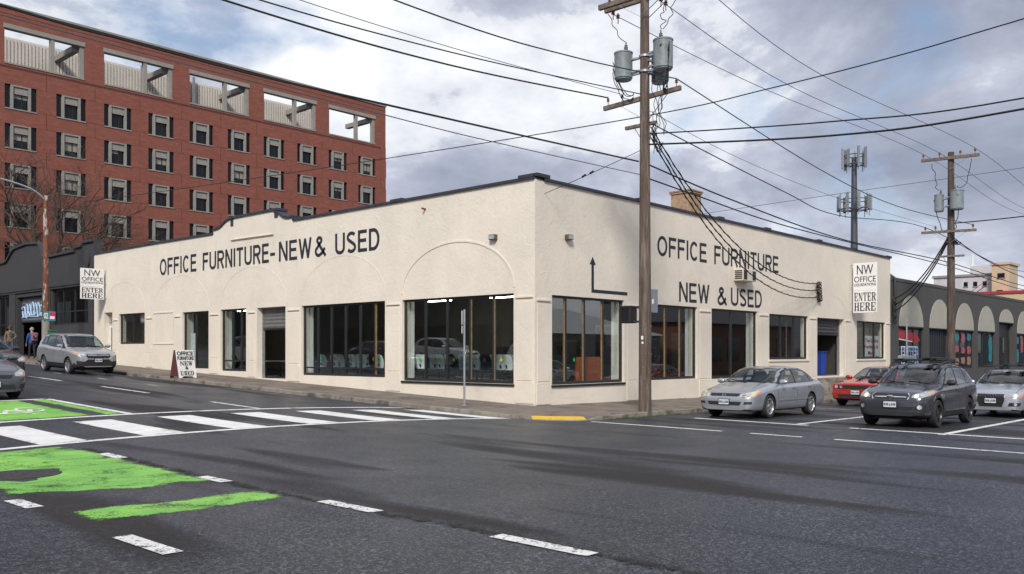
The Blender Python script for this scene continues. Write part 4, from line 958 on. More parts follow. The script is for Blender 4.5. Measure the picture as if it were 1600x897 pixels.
# pedestrian signal head on the pole
sg = thing('pedestrian_signal', 'black pedestrian signal head clamped to the corner utility pole', 'signal')
b = MB(); b.box(px-.27,px+.09,-3.03,-2.66,2.44,2.94); b.build('housing', 'black_plastic', sg, bevel=.03)
b = MB()
for z_ in (2.48, 2.90): b = MB(); b.tube([(px-.1,-3.03,z_),(px-.05,-3.2,z_)], .03, 8); b.build('bracket', 'black_metal', sg)
b = MB()
for k in range(7): b.box(px-.30,px-.272,-3.0+.045*k,-2.985+.045*k,2.5,2.88)
b.box(px-.30,px-.272,-3.02,-2.67,2.47,2.50); b.box(px-.30,px-.272,-3.02,-2.67,2.88,2.91); b.build('visor_louvre', 'black_metal', sg)
# sign seen from behind beside the pole
SP = (1.75, -2.95); st = thing('sign_post', 'thin galvanised post with blank grey sign back behind the corner pole', 'sign')
b = MB(); b.tube([(SP[0],SP[1],walk(*SP)-.1),(SP[0],SP[1],3.5)], .03, 8); b.build('post', 'galvanised', st, True)
b = MB(); b.obox((SP[0]+.05,SP[1]-.045,3.12),Vector((.25,-.02,0)),(0,.004,0),(0,0,.34)); b.build('sign_plate', mat('sign_back', (.24,.26,.29), .45, .4, var=.12), st, bevel=.003)
b = MB(); b.obox((SP[0]+.06,SP[1]-.055,3.1),(.05,0,.02),(0,.002,0),(-.01,0,.06)); b.build('sticker', 'sign_white', st); b = MB(); b.tube([(SP[0],SP[1],1.86),(SP[0],SP[1],2.12)], .034, 8); b.build('blue_sticker', mat('sticker_blue', (.02,.20,.48), .5), st)
# slim sign post in front of the left shop window, plates edge-on
SP = (-2.0, 1.0); st = thing('sign_post', 'galvanised parking sign post seen edge-on before the wide left window', 'sign')
b = MB(); b.tube([(SP[0],SP[1],walk(*SP)-.1),(SP[0],SP[1],2.86)], .032, 10); b.build('post', 'galvanised', st, True)
b = MB(); b.lathe([(.09,0),(.09,.015),(.05,.03)], 12, Matrix.Translation((*SP, walk(*SP)))); b.build('base_plate', 'galvanised', st)
for z0_, z1_ in ((2.42,2.82),(2.16,2.38)):
    b = MB(); b.obox((SP[0]-.05,SP[1]+.035,(z0_+z1_)/2),Vector((.11,.09,0)),Vector((.003,-.004,0)),(0,0,(z1_-z0_)/2)); b.build('sign_plate', 'sign_white', st, bevel=.002)
# post by the last right window
SP = (23.9, -2.9); st = thing('sign_post', 'thin bare grey metal post standing before the last right window', 'sign')
b = MB(); b.tube([(SP[0],SP[1],walk(*SP)-.1),(SP[0],SP[1],3.2)], .035, 8); b.build('post', 'galvanised', st, True); b = MB(); b.lathe([(.08,0),(.08,.02),(.045,.05)], 12, Matrix.Translation((*SP, walk(*SP)))); b.build('base_plate', 'galvanised', st)
# second pole down the right street
P2 = (29.1, -3.4); px2, py2 = P2
POLE2 = thing('utility_pole', 'dark wooden utility pole with two transformers beyond the dark grey wagon', 'utility pole', group='wooden utility poles')
b = MB(); b.tube([(px2,py2,-.6),(px2,py2,5),(px2,py2,12.0)], [.22,.19,.15], 16); b.build('pole', 'wood_dark', POLE2, True)
arm(POLE2, px2-.2, -2.0, -4.8, 11.72, 11.64, py=py2, w=.12, h=.16); arm(POLE2, px2-.2, -2.0, -4.66, 7.92, 7.84, py=py2); arm(POLE2, px2-.2, -2.88, -4.1, 6.60, 6.58, .09, .10, py=py2)
insulators(POLE2, [(px2-.2,-2.1,11.9),(px2-.2,-2.9,11.88),(px2-.2,-3.9,11.85),(px2-.2,-4.6,11.85),(px2-.2,-2.2,8.06),(px2-.2,-2.7,8.05),(px2-.2,-4.5,8.0)], s=1.4)
transformer(POLE2, px2-.1, -2.85, 8.95, 9.85, .23, -PI/2); transformer(POLE2, px2-.25, -3.75, 8.95, 9.95, .33, PI/2)
JP[0] = POLE2; droop((px2,-2.8,10.1),(px2-.1,-2.5,11.5),.1,.018); droop((px2-.2,-3.8,10.2),(px2-.1,-4.4,11.5),.6,.018); droop((px2-.2,-4.05,9.7),(px2,-3.5,7.8),.3,.02); droop((px2-.2,-2.62,9.6),(px2,-3.2,8.0),.6,.02)
for k in range(6): droop((px2-.2,-3.5,7.9-.1*k),(px2-.1,-3.65-.05*k,7.3),.2,.02)
# rusty lamp post on the left
LP = (-2.5, 31.4); zl = walk(*LP); lp = thing('street_lamp', 'rust-streaked metal street lamp pole behind the silver crossover', 'street lamp')
b = MB(); b.tube([(*LP,zl-.1),(*LP,zl+2.2)], [.20,.19], 14); b.build('lower_pole', mat('lamp_base', (.26,.23,.20), .7, var=.2, vscale=4), lp, True)
b = MB(); b.tube([(*LP,zl+2.2),(*LP,6.5),(*LP,9.75)], [.15,.13,.11], 14); b.build('pole', 'rusty_metal', lp, True)
b = MB(); b.tube(smooth_pts([(LP[0],LP[1],9.5),(LP[0]-.7,LP[1],10.0),(LP[0]-2.0,LP[1]+.2,10.35),(LP[0]-3.3,LP[1]+.4,10.45)]), .05, 8); b.build('arm', 'galvanised', lp, True)
b = MB(); b.lathe([(.05,0),(.16,.06),(.19,.18),(.12,.3),(.03,.34)], 14, Matrix.Translation((LP[0]-3.6,LP[1]+.42,10.32)) @ Matrix.Diagonal((1.9,1,.8,1))); b.build('lamp_head', 'galvanised', lp, True)
ls = thing('street_sign', 'small teal and magenta street sign on the rusty lamp pole', 'sign')
b = MB(); b.obox((LP[0]+.1,LP[1]-.19,3.50),(.30,-.01,0),(0,.006,0),(0,0,.25)); b.build('plate', mat('teal_plate', (.015,.24,.30), .45), ls)
b = MB(); b.obox((LP[0]+.24,LP[1]-.201,3.52),(.145,-.005,0),(0,.006,0),(0,0,.19)); b.build('panel', mat('magenta_plate', (.50,.04,.14), .45), ls)
b = MB(); b.obox((LP[0]+.24,LP[1]-.209,3.42),(.11,-.004,0),(0,.004,0),(0,0,.07)); b.build('label_strip', 'sign_white', ls)
lettering('02', (LP[0]-.16,LP[1]-.19,3.36), (1,-.03,0), (0,0,1), .20, .3, 'sign_white', ls, depth=.012)
# green post at the kerb
gp_ = thing('green_post', 'short dark green metal post at the kerb behind the crossover', 'post', (-2.45,30.6,walk(-2.45,30.6)))
b = MB(); b.box(-.17,.17,-.15,.15,0,1.62); b.build('body', mat('green_metal', (.02,.11,.07), .45, var=.2), gp_, bevel=.03); b = MB(); b.box(-.19,.19,-.17,.17,1.62,1.70); b.build('cap', MAT['green_metal'], gp_, bevel=.02)
# ---- blade signs
def blade_sign(label, o, ux, w, h, split, wall_pt):
    t = thing('blade_sign', label, 'sign', group='projecting store signs'); o, ux = Vector(o), Vector(ux); uz = Vector((0,0,1)); n = ux.cross(uz)
    b = MB(); b.obox(o+ux*w/2+uz*(split+h)/2-n*.03, ux*w/2, n*.03, uz*(h-split)/2); b.build('upper_panel', 'sign_white', t, bevel=.004)
    b = MB(); b.obox(o+ux*w/2+uz*(split-.012)/2-n*.03, ux*w/2, n*.03, uz*(split-.012)/2); b.build('lower_panel', 'sign_white', t, bevel=.004)
    top = h-split
    lettering('NW', o+ux*w*.16+uz*(h-top*.42)+n*.001, ux, uz, w*.68, top*.34, 'sign_black', t, bold=0.0); lettering('OFFICE', o+ux*w*.05+uz*(h-top*.70)+n*.001, ux, uz, w*.9, top*.21, 'sign_black', t, bold=0.0); lettering('LIQUIDATIONS', o+ux*w*.04+uz*(h-top*.86)+n*.001, ux, uz, w*.92, top*.12, 'sign_black', t, bold=.004)
    slab_text('ENTER', o+ux*w*.04+uz*split*.52+n*.001, ux, uz, w*.93, split*.38, 'sign_black', t); slab_text('HERE', o+ux*w*.04+uz*split*.08+n*.001, ux, uz, w*.93, split*.38, 'sign_black', t)
    for z_ in (.08, h*.52, h-.08):
        k = MB(); s_ = o if wall_pt == 0 else o+ux*w; e_ = s_+ux*(-.16 if wall_pt == 0 else .16)
        k.tube([s_+uz*z_-n*.03, e_+uz*z_-n*.03], .018, 6); k.obox(e_+uz*z_-n*.03, ux*.01, n*.05, uz*.05); k.build('bracket', 'galvanised', t)
    return t
blade_sign('white blade sign NW OFFICE LIQUIDATIONS ENTER HERE at the far left end of the store', (-1.33,29.95,4.40), (1,0,0), 1.19, 1.60, .66, 1)
blade_sign('white blade sign NW OFFICE LIQUIDATIONS ENTER HERE near the right-hand end of the store', (24.4,-.14,3.60), (0,-1,0), 1.18, 2.50, 1.12, 0)
# ---- sandwich board
sb = thing('sandwich_board', 'white A-frame sandwich board reading OFFICE FURNITURE NEW & USED on the pavement', 'sign', (-2.62,16.55,walk(-2.62,16.55)), math.radians(8))
tl = .16; hh = 1.12; wd = .82
def board(sgn, m, name):
    b = MB(); b.prism([(-wd/2,.10),(-wd/2+.12,.10),(-wd/2+.12,0),(-wd/2,0)] if 0 else [(-wd/2,0),(-wd/2+.14,0),(-wd/2+.2,.07),(wd/2-.2,.07),(wd/2-.14,0),(wd/2,0),(wd/2,hh),(-wd/2,hh)], lambda u, v, t: (u, sgn*(-.30+.25*v/hh)+t, v), 0, .022); return b.build(name, m, sb)
board(1, 'sign_white', 'front_panel'); board(-1, mat('board_maroon', (.10,.03,.03), .6), 'back_panel')
b = MB(); b.add([(-wd/2-.004,-.27,.06),(-wd/2-.004,.28,.06),(-wd/2-.004,.05,hh-.02),(-wd/2-.004,-.03,hh-.02)],[(0,1,2,3)]); b.build('side_panel', MAT['board_maroon'], sb, fixn=False)
nrm = Vector((0,-1,.25/hh)).normalized(); uz_ = Vector((0,.25/hh,1)).normalized()
def bz(z): return (0, -.302+.25*z/hh, z)
for t_, z_, h_, w_, sl in (('OFFICE',.90,.17,.74,0),('FURNITURE',.72,.15,.76,0),('NEW',.50,.17,.58,1),('&',.34,.13,.14,0),('USED',.10,.18,.64,1)):
    p = Vector(bz(z_)); p.x = -w_/2; p += nrm*.003
    (slab_text if sl else lettering)(t_, p, (1,0,0), uz_, w_, h_, 'sign_black', sb)
# ---- cell tower far behind
ct = thing('cell_tower', 'slim grey monopole cell tower with two antenna rings behind the store', 'cell tower', (74.9,19.3,0))
b = MB(); b.tube([(0,0,-1),(0,0,12),(0,0,22.6)], [.50,.38,.26], 14); mast_b = b
mat('tower_grey', (.075,.085,.10), .55, .3, var=.15)
mat('antenna_grey', (.19,.21,.23), .5, var=.1)
mast_b.build('mast', 'tower_grey', ct, True)
for z_, rr, n_, hgt in ((17.5,1.5,9,1.7),(22.3,1.0,7,2.2)):
    b = MB(); pts = [(rr*math.cos(2*PI*k/24),rr*math.sin(2*PI*k/24),z_-.5) for k in range(25)]; b.tube(pts, .06, 5); b.tube([(x,y,z_+.5) for x,y,_ in pts], .05, 5)
    for k in range(6): a = 2*PI*k/6; b.bar((0,0,z_-.6),(rr*math.cos(a),rr*math.sin(a),z_-.5),.09)
    b.build('platform', 'tower_grey', ct)
    for k in range(n_):
        a = 2*PI*k/n_+.3; d = Vector((math.cos(a),math.sin(a),0)); t_ = Vector((-d.y,d.x,0)); b = MB(); hh_ = hgt*(1 if k%3 else .75); b.obox(Vector((0,0,z_+.2))+d*(rr+.2), d*.10, t_*.125, (0,0,hh_/2)); b.tube([Vector((0,0,z_-1.2))+d*(rr+.02), Vector((0,0,z_+1.2))+d*(rr+.02)], .045, 5); b.build('antenna', 'antenna_grey', ct)
b = MB(); b.tube([(0,0,22.6),(0,0,25.2)], .03, 5); b.build('whip', 'galvanised', ct)
# ---- overhead wires
def wire(label, pts, r=.014, m='wire_black', n=8, beads=0):
    b = MB(); P = smooth_pts(pts, n); b.tube(P, r, 5); o = b.build('overhead_wire', m, None, True); tag(o, label, 'wire', 'overhead wires')
    return o
A1 = px+.16
WIRE_E = [(px-.1,-3.2,7.02),(-4.55,-3.2,6.84),(-8.42,-3.2,6.72),(-11.44,-3.2,6.63),(-13.77,-3.2,6.64),(-15.64,-3.2,6.67),(-24,-3.2,7.0),(-34,-3.2,7.6)]
wire('black wire from far end of corner pole crossarm to upper left sky', [(A1,-1.95,9.12),(-5.5,-2,8.51),(-11.4,-2,8.32),(-20,-2,8.45),(-34,-2,9.4)], .022)
wire('black wire reaching the corner pole just above its middle crossarm', [(px,-3.2,8.95),(-6.65,-3.2,8.26),(-13,-3.2,7.98),(-22,-3.2,8.1),(-34,-3.2,9.3)], .015)
wire('thin grey wire crossing beside the others left of the corner pole', [(A1,-2.45,9.12),(-5.9,-2.4,8.75),(-12,-2.4,8.62),(-20,-2.4,8.7),(-34,-2.4,9.5)], .009, 'wire_grey')
wire('topmost black wire running left from the corner pole', [(A1,-4.28,9.2),(-3.5,-4.3,8.66),(-8.6,-4.3,8.38),(-20,-4.3,8.5),(-34,-4.3,9.4)], .016)
wire('black wire from near end of corner crossarm to second pole', [(A1,-4.28,9.2),(10.5,-4.3,8.15),(18.3,-4.4,7.75),(px2-.2,-4.5,8.12)], .016)
wire('thick communication cable passing the red brick block to the corner pole', WIRE_E, .024)
wire('thick communication cable from corner pole along the right facade top', [(px+.1,-3.2,7.03),(6.5,-3.2,6.6),(15.6,-3.2,6.19),(px2,-3.2,6.32),(45,-3.2,6.0),(62,-3.2,6.3)], .024)
wire('thin lower cable left of the corner pole', [(px-.1,-3.25,6.64),(-4.55,-3.2,6.53),(-8.42,-3.2,6.5),(-18,-3.2,6.6),(-34,-3.2,7.4)], .012, 'wire_grey')
wire('lower communication cable sagging from corner pole to second pole', [(px+.1,-3.3,6.58),(4.0,-3.3,6.42),(8.6,-3.3,6.19),(15.4,-3.3,6.11),(px2,-3.3,6.08),(45,-3.3,5.7),(62,-3.3,6.0)], .022)
wire('left of three thin high wires from corner pole to second pole', [(px+.2,-2.1,11.55),(11,-2.1,11.5),(px2-.2,-2.1,12.05),(45,-2.1,11.3),(62,-2.1,11.9)], .012, 'wire_grey')
wire('middle of three thin high wires from corner pole to second pole', [(px+.2,-3.75,11.5),(10.3,-3.4,11.2),(px2-.2,-2.9,12.0),(45,-2.9,11.3),(62,-2.9,11.9)], .012, 'wire_grey')
wire('right of three thin high wires from corner pole to second pole', [(px+.2,-4.7,11.95),(9.8,-4.6,11.32),(px2-.2,-4.6,12.0),(45,-4.6,11.3),(62,-4.6,11.9)], .012, 'wire_grey')
wire('black wire descending from corner pole to lower arm of second pole', [(px+.1,-3.3,8.2),(10.5,-3.0,7.49),(16.1,-2.7,7.31),(px2-.2,-2.2,8.18),(45,-2.3,7.2),(62,-2.3,7.9)], .018)
wire('thin grey wire between the two poles below the high wires', [(px+.1,-3.2,8.6),(6.7,-3.1,8.13),(15.2,-3.0,7.9),(px2-.2,-2.7,8.17)], .008, 'wire_grey')
wire('long wire passing over the store roof from left street to upper right', [(.95,35.2,10.31),(.95,22.5,9.56),(.95,8.07,8.8),(.95,-3.17,8.32),(.95,-7.06,8.34),(.95,-10.23,8.46),(.95,-12.84,8.66),(.95,-22,9.4)], .016)
wire('upper of two cables crossing the right street from the corner pole', [(px,-3.4,7.78),(.9,-8.7,7.2),(.9,-12.8,6.97),(.9,-22,7.3)], .019)
wire('lower of two cables crossing the right street from the corner pole', [(px,-3.4,7.48),(.9,-8.7,6.86),(.9,-12.8,6.74),(.9,-22,7.1)], .026)
wire('thin far wire passing the cell tower to the right edge', [(45,32,12.9),(45,20,13.18),(45,8,13.47),(45,-3.3,13.68),(45,-12,14)], .02, 'wire_grey')
wire('cable running right from the second pole shaft', [(px2,-3.45,8.30),(px2,-6.75,8.33),(px2,-14,8.6)], .03)
wire('black wire slanting down right from second pole lower crossarm', [(px2-.1,-3.6,7.5),(36,-3.4,6.9),(48,-3.0,6.6),(62,-3,6.9)], .026)
gw = wire('guy wire with small insulators from store corner to corner pole', [(.45,0,6.45),(.6,-1.6,6.85),(px,-3.25,7.36)], .010)
b = MB()
for t_ in (.42, .5): b.lathe([(.02,-.08),(.04,-.04),(.025,0),(.04,.04),(.02,.08)], 8, Matrix.Translation(Vector((.45,0,6.45)).lerp(Vector((px,-3.25,7.36)), t_)) @ Matrix.Rotation(1.2,4,'X'))
b.build('insulator', 'wire_black', gw)
for k, (z_, nm) in enumerate(((4.83,'topmost'),(4.53,'middle'),(4.22,'lowest'))):
    a = Vector((px+.15,-3.45,8.0-.15*k)); e = Vector((20.0+k*.12,-.2,z_)); pts = []
    for j in range(13):
        t_ = j/12; p = a.lerp(e, t_); p.z -= (1.55+.12*k)*4*t_*(1-t_)*(1-.25*t_); pts.append(p)
    o = wire(f'{nm} of three thick twisted service drops hanging to the right facade', pts, .019, n=4)
    b = MB(); q = []; P_ = smooth_pts(pts, 14)
    for j, p in enumerate(P_): q.append(p+Vector((0,.024*math.cos(j*.8),.024*math.sin(j*.8))))
    b.tube(q, .012, 4); b.build('twisted_strand', 'wire_black', o, True)
for k in range(3):
    a = Vector((px2-.15,-3.3,7.6-.12*k)); e = Vector((30.3,-.16,4.6-.35*k)); pts = []
    for j in range(9):
        t_ = j/8; p = a.lerp(e, t_); p.z -= .5*4*t_*(1-t_); pts.append(p)
    o = wire(('upper','middle','lower')[k]+' service drop from second pole to the arched building', pts, .035, n=4)
    b = MB(); pts = []
    for j in range(22): aa = j*1.1; pts.append((30.32+.12*math.cos(aa)+.02*k, -.14+.05*math.sin(1.3*aa), 4.5-.38*k+.2*math.sin(aa)-.02*j))
    b.tube(pts, .03, 5); b.build('coil', 'wire_black', o, True)
# ================================================================ cars
def paint(name, col, metal=.55, rough=.32):
    return mat(name, col, rough, metal, coat=.8, spec=.5, var=.05, vscale=2.0)
mat('car_glass', (.010,.016,.021), .03, spec=.45); mat('lamp_clear', (.34,.35,.36), .12, coat=.8, spec=.6); mat('lamp_yellowed', (.52,.50,.38), .25, coat=.6); mat('amber_lens', (.75,.22,.03), .2, coat=1.0)
mat('red_lens', (.35,.01,.01), .2, coat=1.0); mat('lamp_inner', (.80,.80,.80), .12, .9); mat('seam', (.006,.006,.007), .7); mat('plate_white', (.62,.64,.66), .5); mat('plate_ink', (.03,.04,.12), .6); mat('plate_green', (.03,.25,.17), .6)
mat('head_on', (.9,.85,.7), .2, emit=(1,.80,.50), estr=.35)
glass_mat('auto_glass', (.62,.70,.71), .075); mat('cabin_dark', (.035,.035,.038), .8); mat('cabin_beige', (.30,.27,.22), .8)
def pchip(P):
    xs = [p[0] for p in P]; ys = [p[1] for p in P]; n = len(xs)
    d = [(ys[i+1]-ys[i])/(xs[i+1]-xs[i]) for i in range(n-1)]; m = [d[0]]+[0 if d[i-1]*d[i] <= 0 else 2*d[i-1]*d[i]/(d[i-1]+d[i]) for i in range(1, n-1)]+[d[-1]]
    def f(x):
        if x <= xs[0]: return ys[0]
        if x >= xs[-1]: return ys[-1]
        i = 0
        while x > xs[i+1]: i += 1
        h = xs[i+1]-xs[i]; t = (x-xs[i])/h
        return (2*t**3-3*t*t+1)*ys[i]+(t**3-2*t*t+t)*h*m[i]+(-2*t**3+3*t*t)*ys[i+1]+(t**3-t*t)*h*m[i+1]
    return f
def crom(P, n):
    out = []
    for i in range(len(P)-1):
        p0, p1, p2, p3 = P[max(i-1,0)], P[i], P[i+1], P[min(i+2,len(P)-1)]
        for k in range(n):
            t = k/n; out.append(tuple(.5*((2*p1[c])+(p2[c]-p0[c])*t+(2*p0[c]-5*p1[c]+4*p2[c]-p3[c])*t*t+(3*p1[c]-p0[c]-3*p2[c]+p3[c])*t**3) for c in (0,1)))
    return out+[P[-1]]
def car_body(p):
    L, W, FO = p['L'], p['W'], p['FO']; top, belt, wid, bot = pchip(p['top']), pchip(p['belt']), pchip(p['wid']), pchip(p['bot']); roofz = max(z for _, z in p['top']); rw = p['roofw']
    ss = sorted(set([0,.015,.04,.08,.14,.22,.32]+[.32+i*(L-.64)/44 for i in range(45)]+[L-.32,L-.22,L-.14,L-.08,L-.04,L-.015,L]+[q[0] for q in p['top']]))
    rings = []
    for s in ss:
        w = W/2*wid(s); B, S, T = bot(s), belt(s), top(s); S = min(S, T-.015); h = T-S; k = sstep(.05,.24,h); f = min(1, max(0, h/(roofz-S)))
        R = w*(.88+(rw-.88)*f); lp = lambda a, b: a+(b-a)*k; D = S-B
        half = [(0,B),(.70*w,B),(.90*w,B+.015),(.972*w,B+.16*D),(w,B+.42*D),(w*1.0,B+.66*D),(.988*w,B+.88*D),(.955*w,S-.01),(lp(.88*w,.925*w),S+lp(.38*h,.015)),(lp(.66*w,(.925*w+R)/2+.012),S+lp(.72*h,(h-.075)*.52)),(lp(.42*w,R),S+lp(.90*h,h-.075)),(lp(.20*w,.74*R),S+lp(.98*h,h-.02)),(0,T)]
        hs = crom(half, 3); rings.append([(FO-s, y, z) for y, z in hs]+[(FO-s, -y, z) for y, z in hs[-2:0:-1]])
    n = len(rings[0]); b = MB()
    for r in rings: b.v += r
    for i in range(len(rings)-1):
        for k in range(n): b.f.append((i*n+k, (i+1)*n+k, (i+1)*n+(k+1)%n, i*n+(k+1)%n))
    b.f.append(tuple(range(n))); b.f.append(tuple((len(rings)-1)*n+k for k in range(n))[::-1]); b.mi = [0]*len(b.f)
    o = b.build('body', [p['paint'], 'black_plastic'], smooth=True)
    bv = BVHTree.FromPolygons([v.co for v in o.data.vertices], [tuple(f.vertices) for f in o.data.polygons])
    # cut the wheel arches
    r = p['r']; cut = MB(); ra = r+p.get('gap',.055)
    for ax in (0, -p['WB']):
        for sgn in (1, -1):
            M = Matrix.Translation((ax, sgn*(W/2-.02), r)) @ Matrix.Rotation(PI/2, 4, 'X'); cut.lathe([(ra,-.28),(ra,.28)], 40, M)
    co = cut.build('cut', 'black_plastic'); md = o.modifiers.new('b', 'BOOLEAN'); md.operation = 'DIFFERENCE'; md.object = co; md.solver = 'EXACT'
    dg = bpy.context.evaluated_depsgraph_get(); dg.update(); me = bpy.data.meshes.new_from_object(o.evaluated_get(dg)); o.modifiers.clear(); o.data = me; bpy.data.objects.remove(co)
    me.materials.clear(); me.materials.append(p['paint']); me.materials.append(MAT['black_plastic'])
    clad = p.get('clad', 0)
    for f in me.polygons:
        c = f.center; f.material_index = 0; f.use_smooth = True
        for ax in (0, -p['WB']):
            d = math.hypot(c.x-ax, c.z-r)
            if d < ra+.004 and abs(c.y) > W/2-.36 and (abs(d-ra) < .012 or abs(c.y) < W/2-.25): f.material_index = 1
            if clad and d < ra+clad and abs(c.y) > W/2-.2: f.material_index = 1
        if c.z < p.get('dark_below', .24): f.material_index = 1
        if abs(f.normal.z+1) < .2: f.material_index = 1
    # open the glazed areas: whole faces inside a pane go, the ragged rest turns black behind the glass edge
    def pip(q, poly):
        c = False; n_ = len(poly)
        for i in range(n_):
            (x0, y0), (x1, y1) = poly[i], poly[i-1]
            if (y0 > q[1]) != (y1 > q[1]) and q[0] < (x1-x0)*(q[1]-y0)/(y1-y0)+x0: c = not c
        return c
    full = lambda h: h+[(-u, v) for u, v in h][::-1]
    wsf, rgf = full(p['windshield']), full(p['rear_glass']); sg = [[(FO-s, z) for s, z in q] for q in p['side_glass']]; dl = [(FO-s, z) for s, z in p['dlo']]
    bm = bmesh.new(); bm.from_mesh(me); kill = []
    for f in bm.faces:
        n_ = f.normal; c = f.calc_center_median(); polys = []
        if c.z < min(z for _, z in wsf)-.05 and c.z < .9: continue
        if abs(n_.y) > .45: polys = [('s', q) for q in sg]; 
        elif n_.x > .12: polys = [('f', wsf)]
        elif n_.x < -.12: polys = [('f', rgf)]
        for kd, q in polys:
            ins = [pip((v.co.x, v.co.z) if kd == 's' else (v.co.y, v.co.z), q) for v in f.verts]
            if all(ins): kill.append(f); break
            if any(ins): f.material_index = 1
        if abs(n_.y) > .45 and pip((c.x, c.z), dl): f.material_index = 1
    bmesh.ops.delete(bm, geom=kill, context='FACES'); bm.to_mesh(me); bm.free()
    me.set_sharp_from_angle(angle=math.radians(32))
    return o, bv
def patch(bv, poly, view, off, name, m, parent, cell=.07, depth=.015):
    bm = bmesh.new(); vs = [bm.verts.new((u, v, 0)) for u, v in poly]; bm.faces.new(vs)
    us = [q[0] for q in poly]; ws = [q[1] for q in poly]
    for ax, (lo, hi) in ((0, (min(us), max(us))), (1, (min(ws), max(ws)))):
        c = lo+cell
        while c < hi-1e-4:
            co = Vector((c,0,0)) if ax == 0 else Vector((0,c,0)); no = Vector((1,0,0)) if ax == 0 else Vector((0,1,0))
            bmesh.ops.bisect_plane(bm, geom=bm.verts[:]+bm.edges[:]+bm.faces[:], plane_co=co, plane_no=no); c += cell
    dirs = dict(F=Vector((-1,0,0)), B=Vector((1,0,0)), L=Vector((0,-1,0)), R=Vector((0,1,0)), T=Vector((0,0,-1))); d = dirs[view]
    mp = dict(F=lambda u, v: Vector((0,u,v)), B=lambda u, v: Vector((0,u,v)), L=lambda u, v: Vector((u,0,v)), R=lambda u, v: Vector((u,0,v)), T=lambda u, v: Vector((u,v,0)))[view]
    for v in bm.verts:
        p = mp(v.co.x, v.co.y); o = p-d*8; h = bv.ray_cast(o, d)
        if h[0] is None: h = bv.find_nearest(o+d*6.5)
        v.co = h[0]-d*off*.4+(h[1] if h[1].dot(d) < 0 else -h[1])*off
    ed = [e for e in bm.edges if len(e.link_faces) == 1]; ex = bmesh.ops.extrude_edge_only(bm, edges=ed)
    for g in ex['geom']:
        if isinstance(g, bmesh.types.BMVert): g.co += d*depth
    me = bpy.data.meshes.new(name); bmesh.ops.recalc_face_normals(bm, faces=bm.faces); bm.to_mesh(me); bm.free(); me.materials.append(MAT[m] if isinstance(m, str) else m)
    me.polygons.foreach_set('use_smooth', [True]*len(me.polygons)); me.set_sharp_from_angle(angle=math.radians(40))
    o = bpy.data.objects.new(name, me); COL.objects.link(o); o.parent = parent; return o
def mir(poly): return [(-u, v) for u, v in poly][::-1]
def make_wheel(r, style, m, parent, loc, sgn):
    w = bpy.data.objects.new('wheel', None); COL.objects.link(w); w.parent = parent; w.location = loc; w.empty_display_size = .1
    w.rotation_euler = (PI/2*(-1 if sgn > 0 else 1), 0, 0)
    tr = r*.69; b = MB(); hw = .105
    b.lathe([(tr,-hw*.9),(tr+.02,-hw),(r*.93,-hw*1.02),(r*.985,-hw*.8),(r,-hw*.4),(r,hw*.4),(r*.985,hw*.8),(r*.93,hw*1.02),(tr+.02,hw),(tr,hw*.9)], 40, close=True); b.build('tyre', 'rubber', w, True)
    b = MB(); b.lathe([(tr*1.01,-hw*.88),(tr*1.01,hw*.92),(tr*.95,hw*.95),(tr*.90,hw*.70),(tr*.86,hw*.1),(tr*.86,-hw*.7)], 36, close=True)
    ns = dict(five=5, ten=10, seven=7, six=6)[style]
    for k in range(ns):
        a = 2*PI*k/ns
        for da in ((-.09,.09) if ns <= 5 else (0,)):
            c, s_ = math.cos(a+da*1.3), math.sin(a+da*1.3); c2_, s2 = math.cos(a+da*.6), math.sin(a+da*.6); wd = .034 if ns <= 6 else .024
            p0, p1 = Vector((c2_*.03, s2*.03, hw*.62)), Vector((c*tr*.94, s_*tr*.94, hw*.66)); d = (p1-p0); q = Vector((-d.y, d.x, 0)).normalized()*wd
            b.add([p0-q*.8, p0+q*.8, p1+q, p1-q]+[v-Vector((0,0,.05)) for v in (p0-q*.8, p0+q*.8, p1+q, p1-q)], [(0,1,2,3),(4,7,6,5),(0,4,5,1),(1,5,6,2),(2,6,7,3),(3,7,4,0)])
    b.lathe([(.065,hw*.1),(.065,hw*.66),(.045,hw*.78),(.01,hw*.80)], 16); b.build('rim', m, w, True)
    b = MB(); b.lathe([(tr*.62,-.02),(tr*.62,.01),(.05,.012)], 24); b.build('brake_disc', 'galvanised', w, True)
    b = MB(); b.lathe([(tr*.87,-hw*.75),(tr*.87,-hw*.6),(.02,-hw*.6)], 24); b.build('backing', 'black_plastic', w, True)
    return w
def ws_s(p):
    z = p['windshield'][0][1]; f = pchip(p['top']); s = .3
    while f(s) < z-.02 and s < 3: s += .02
    return s
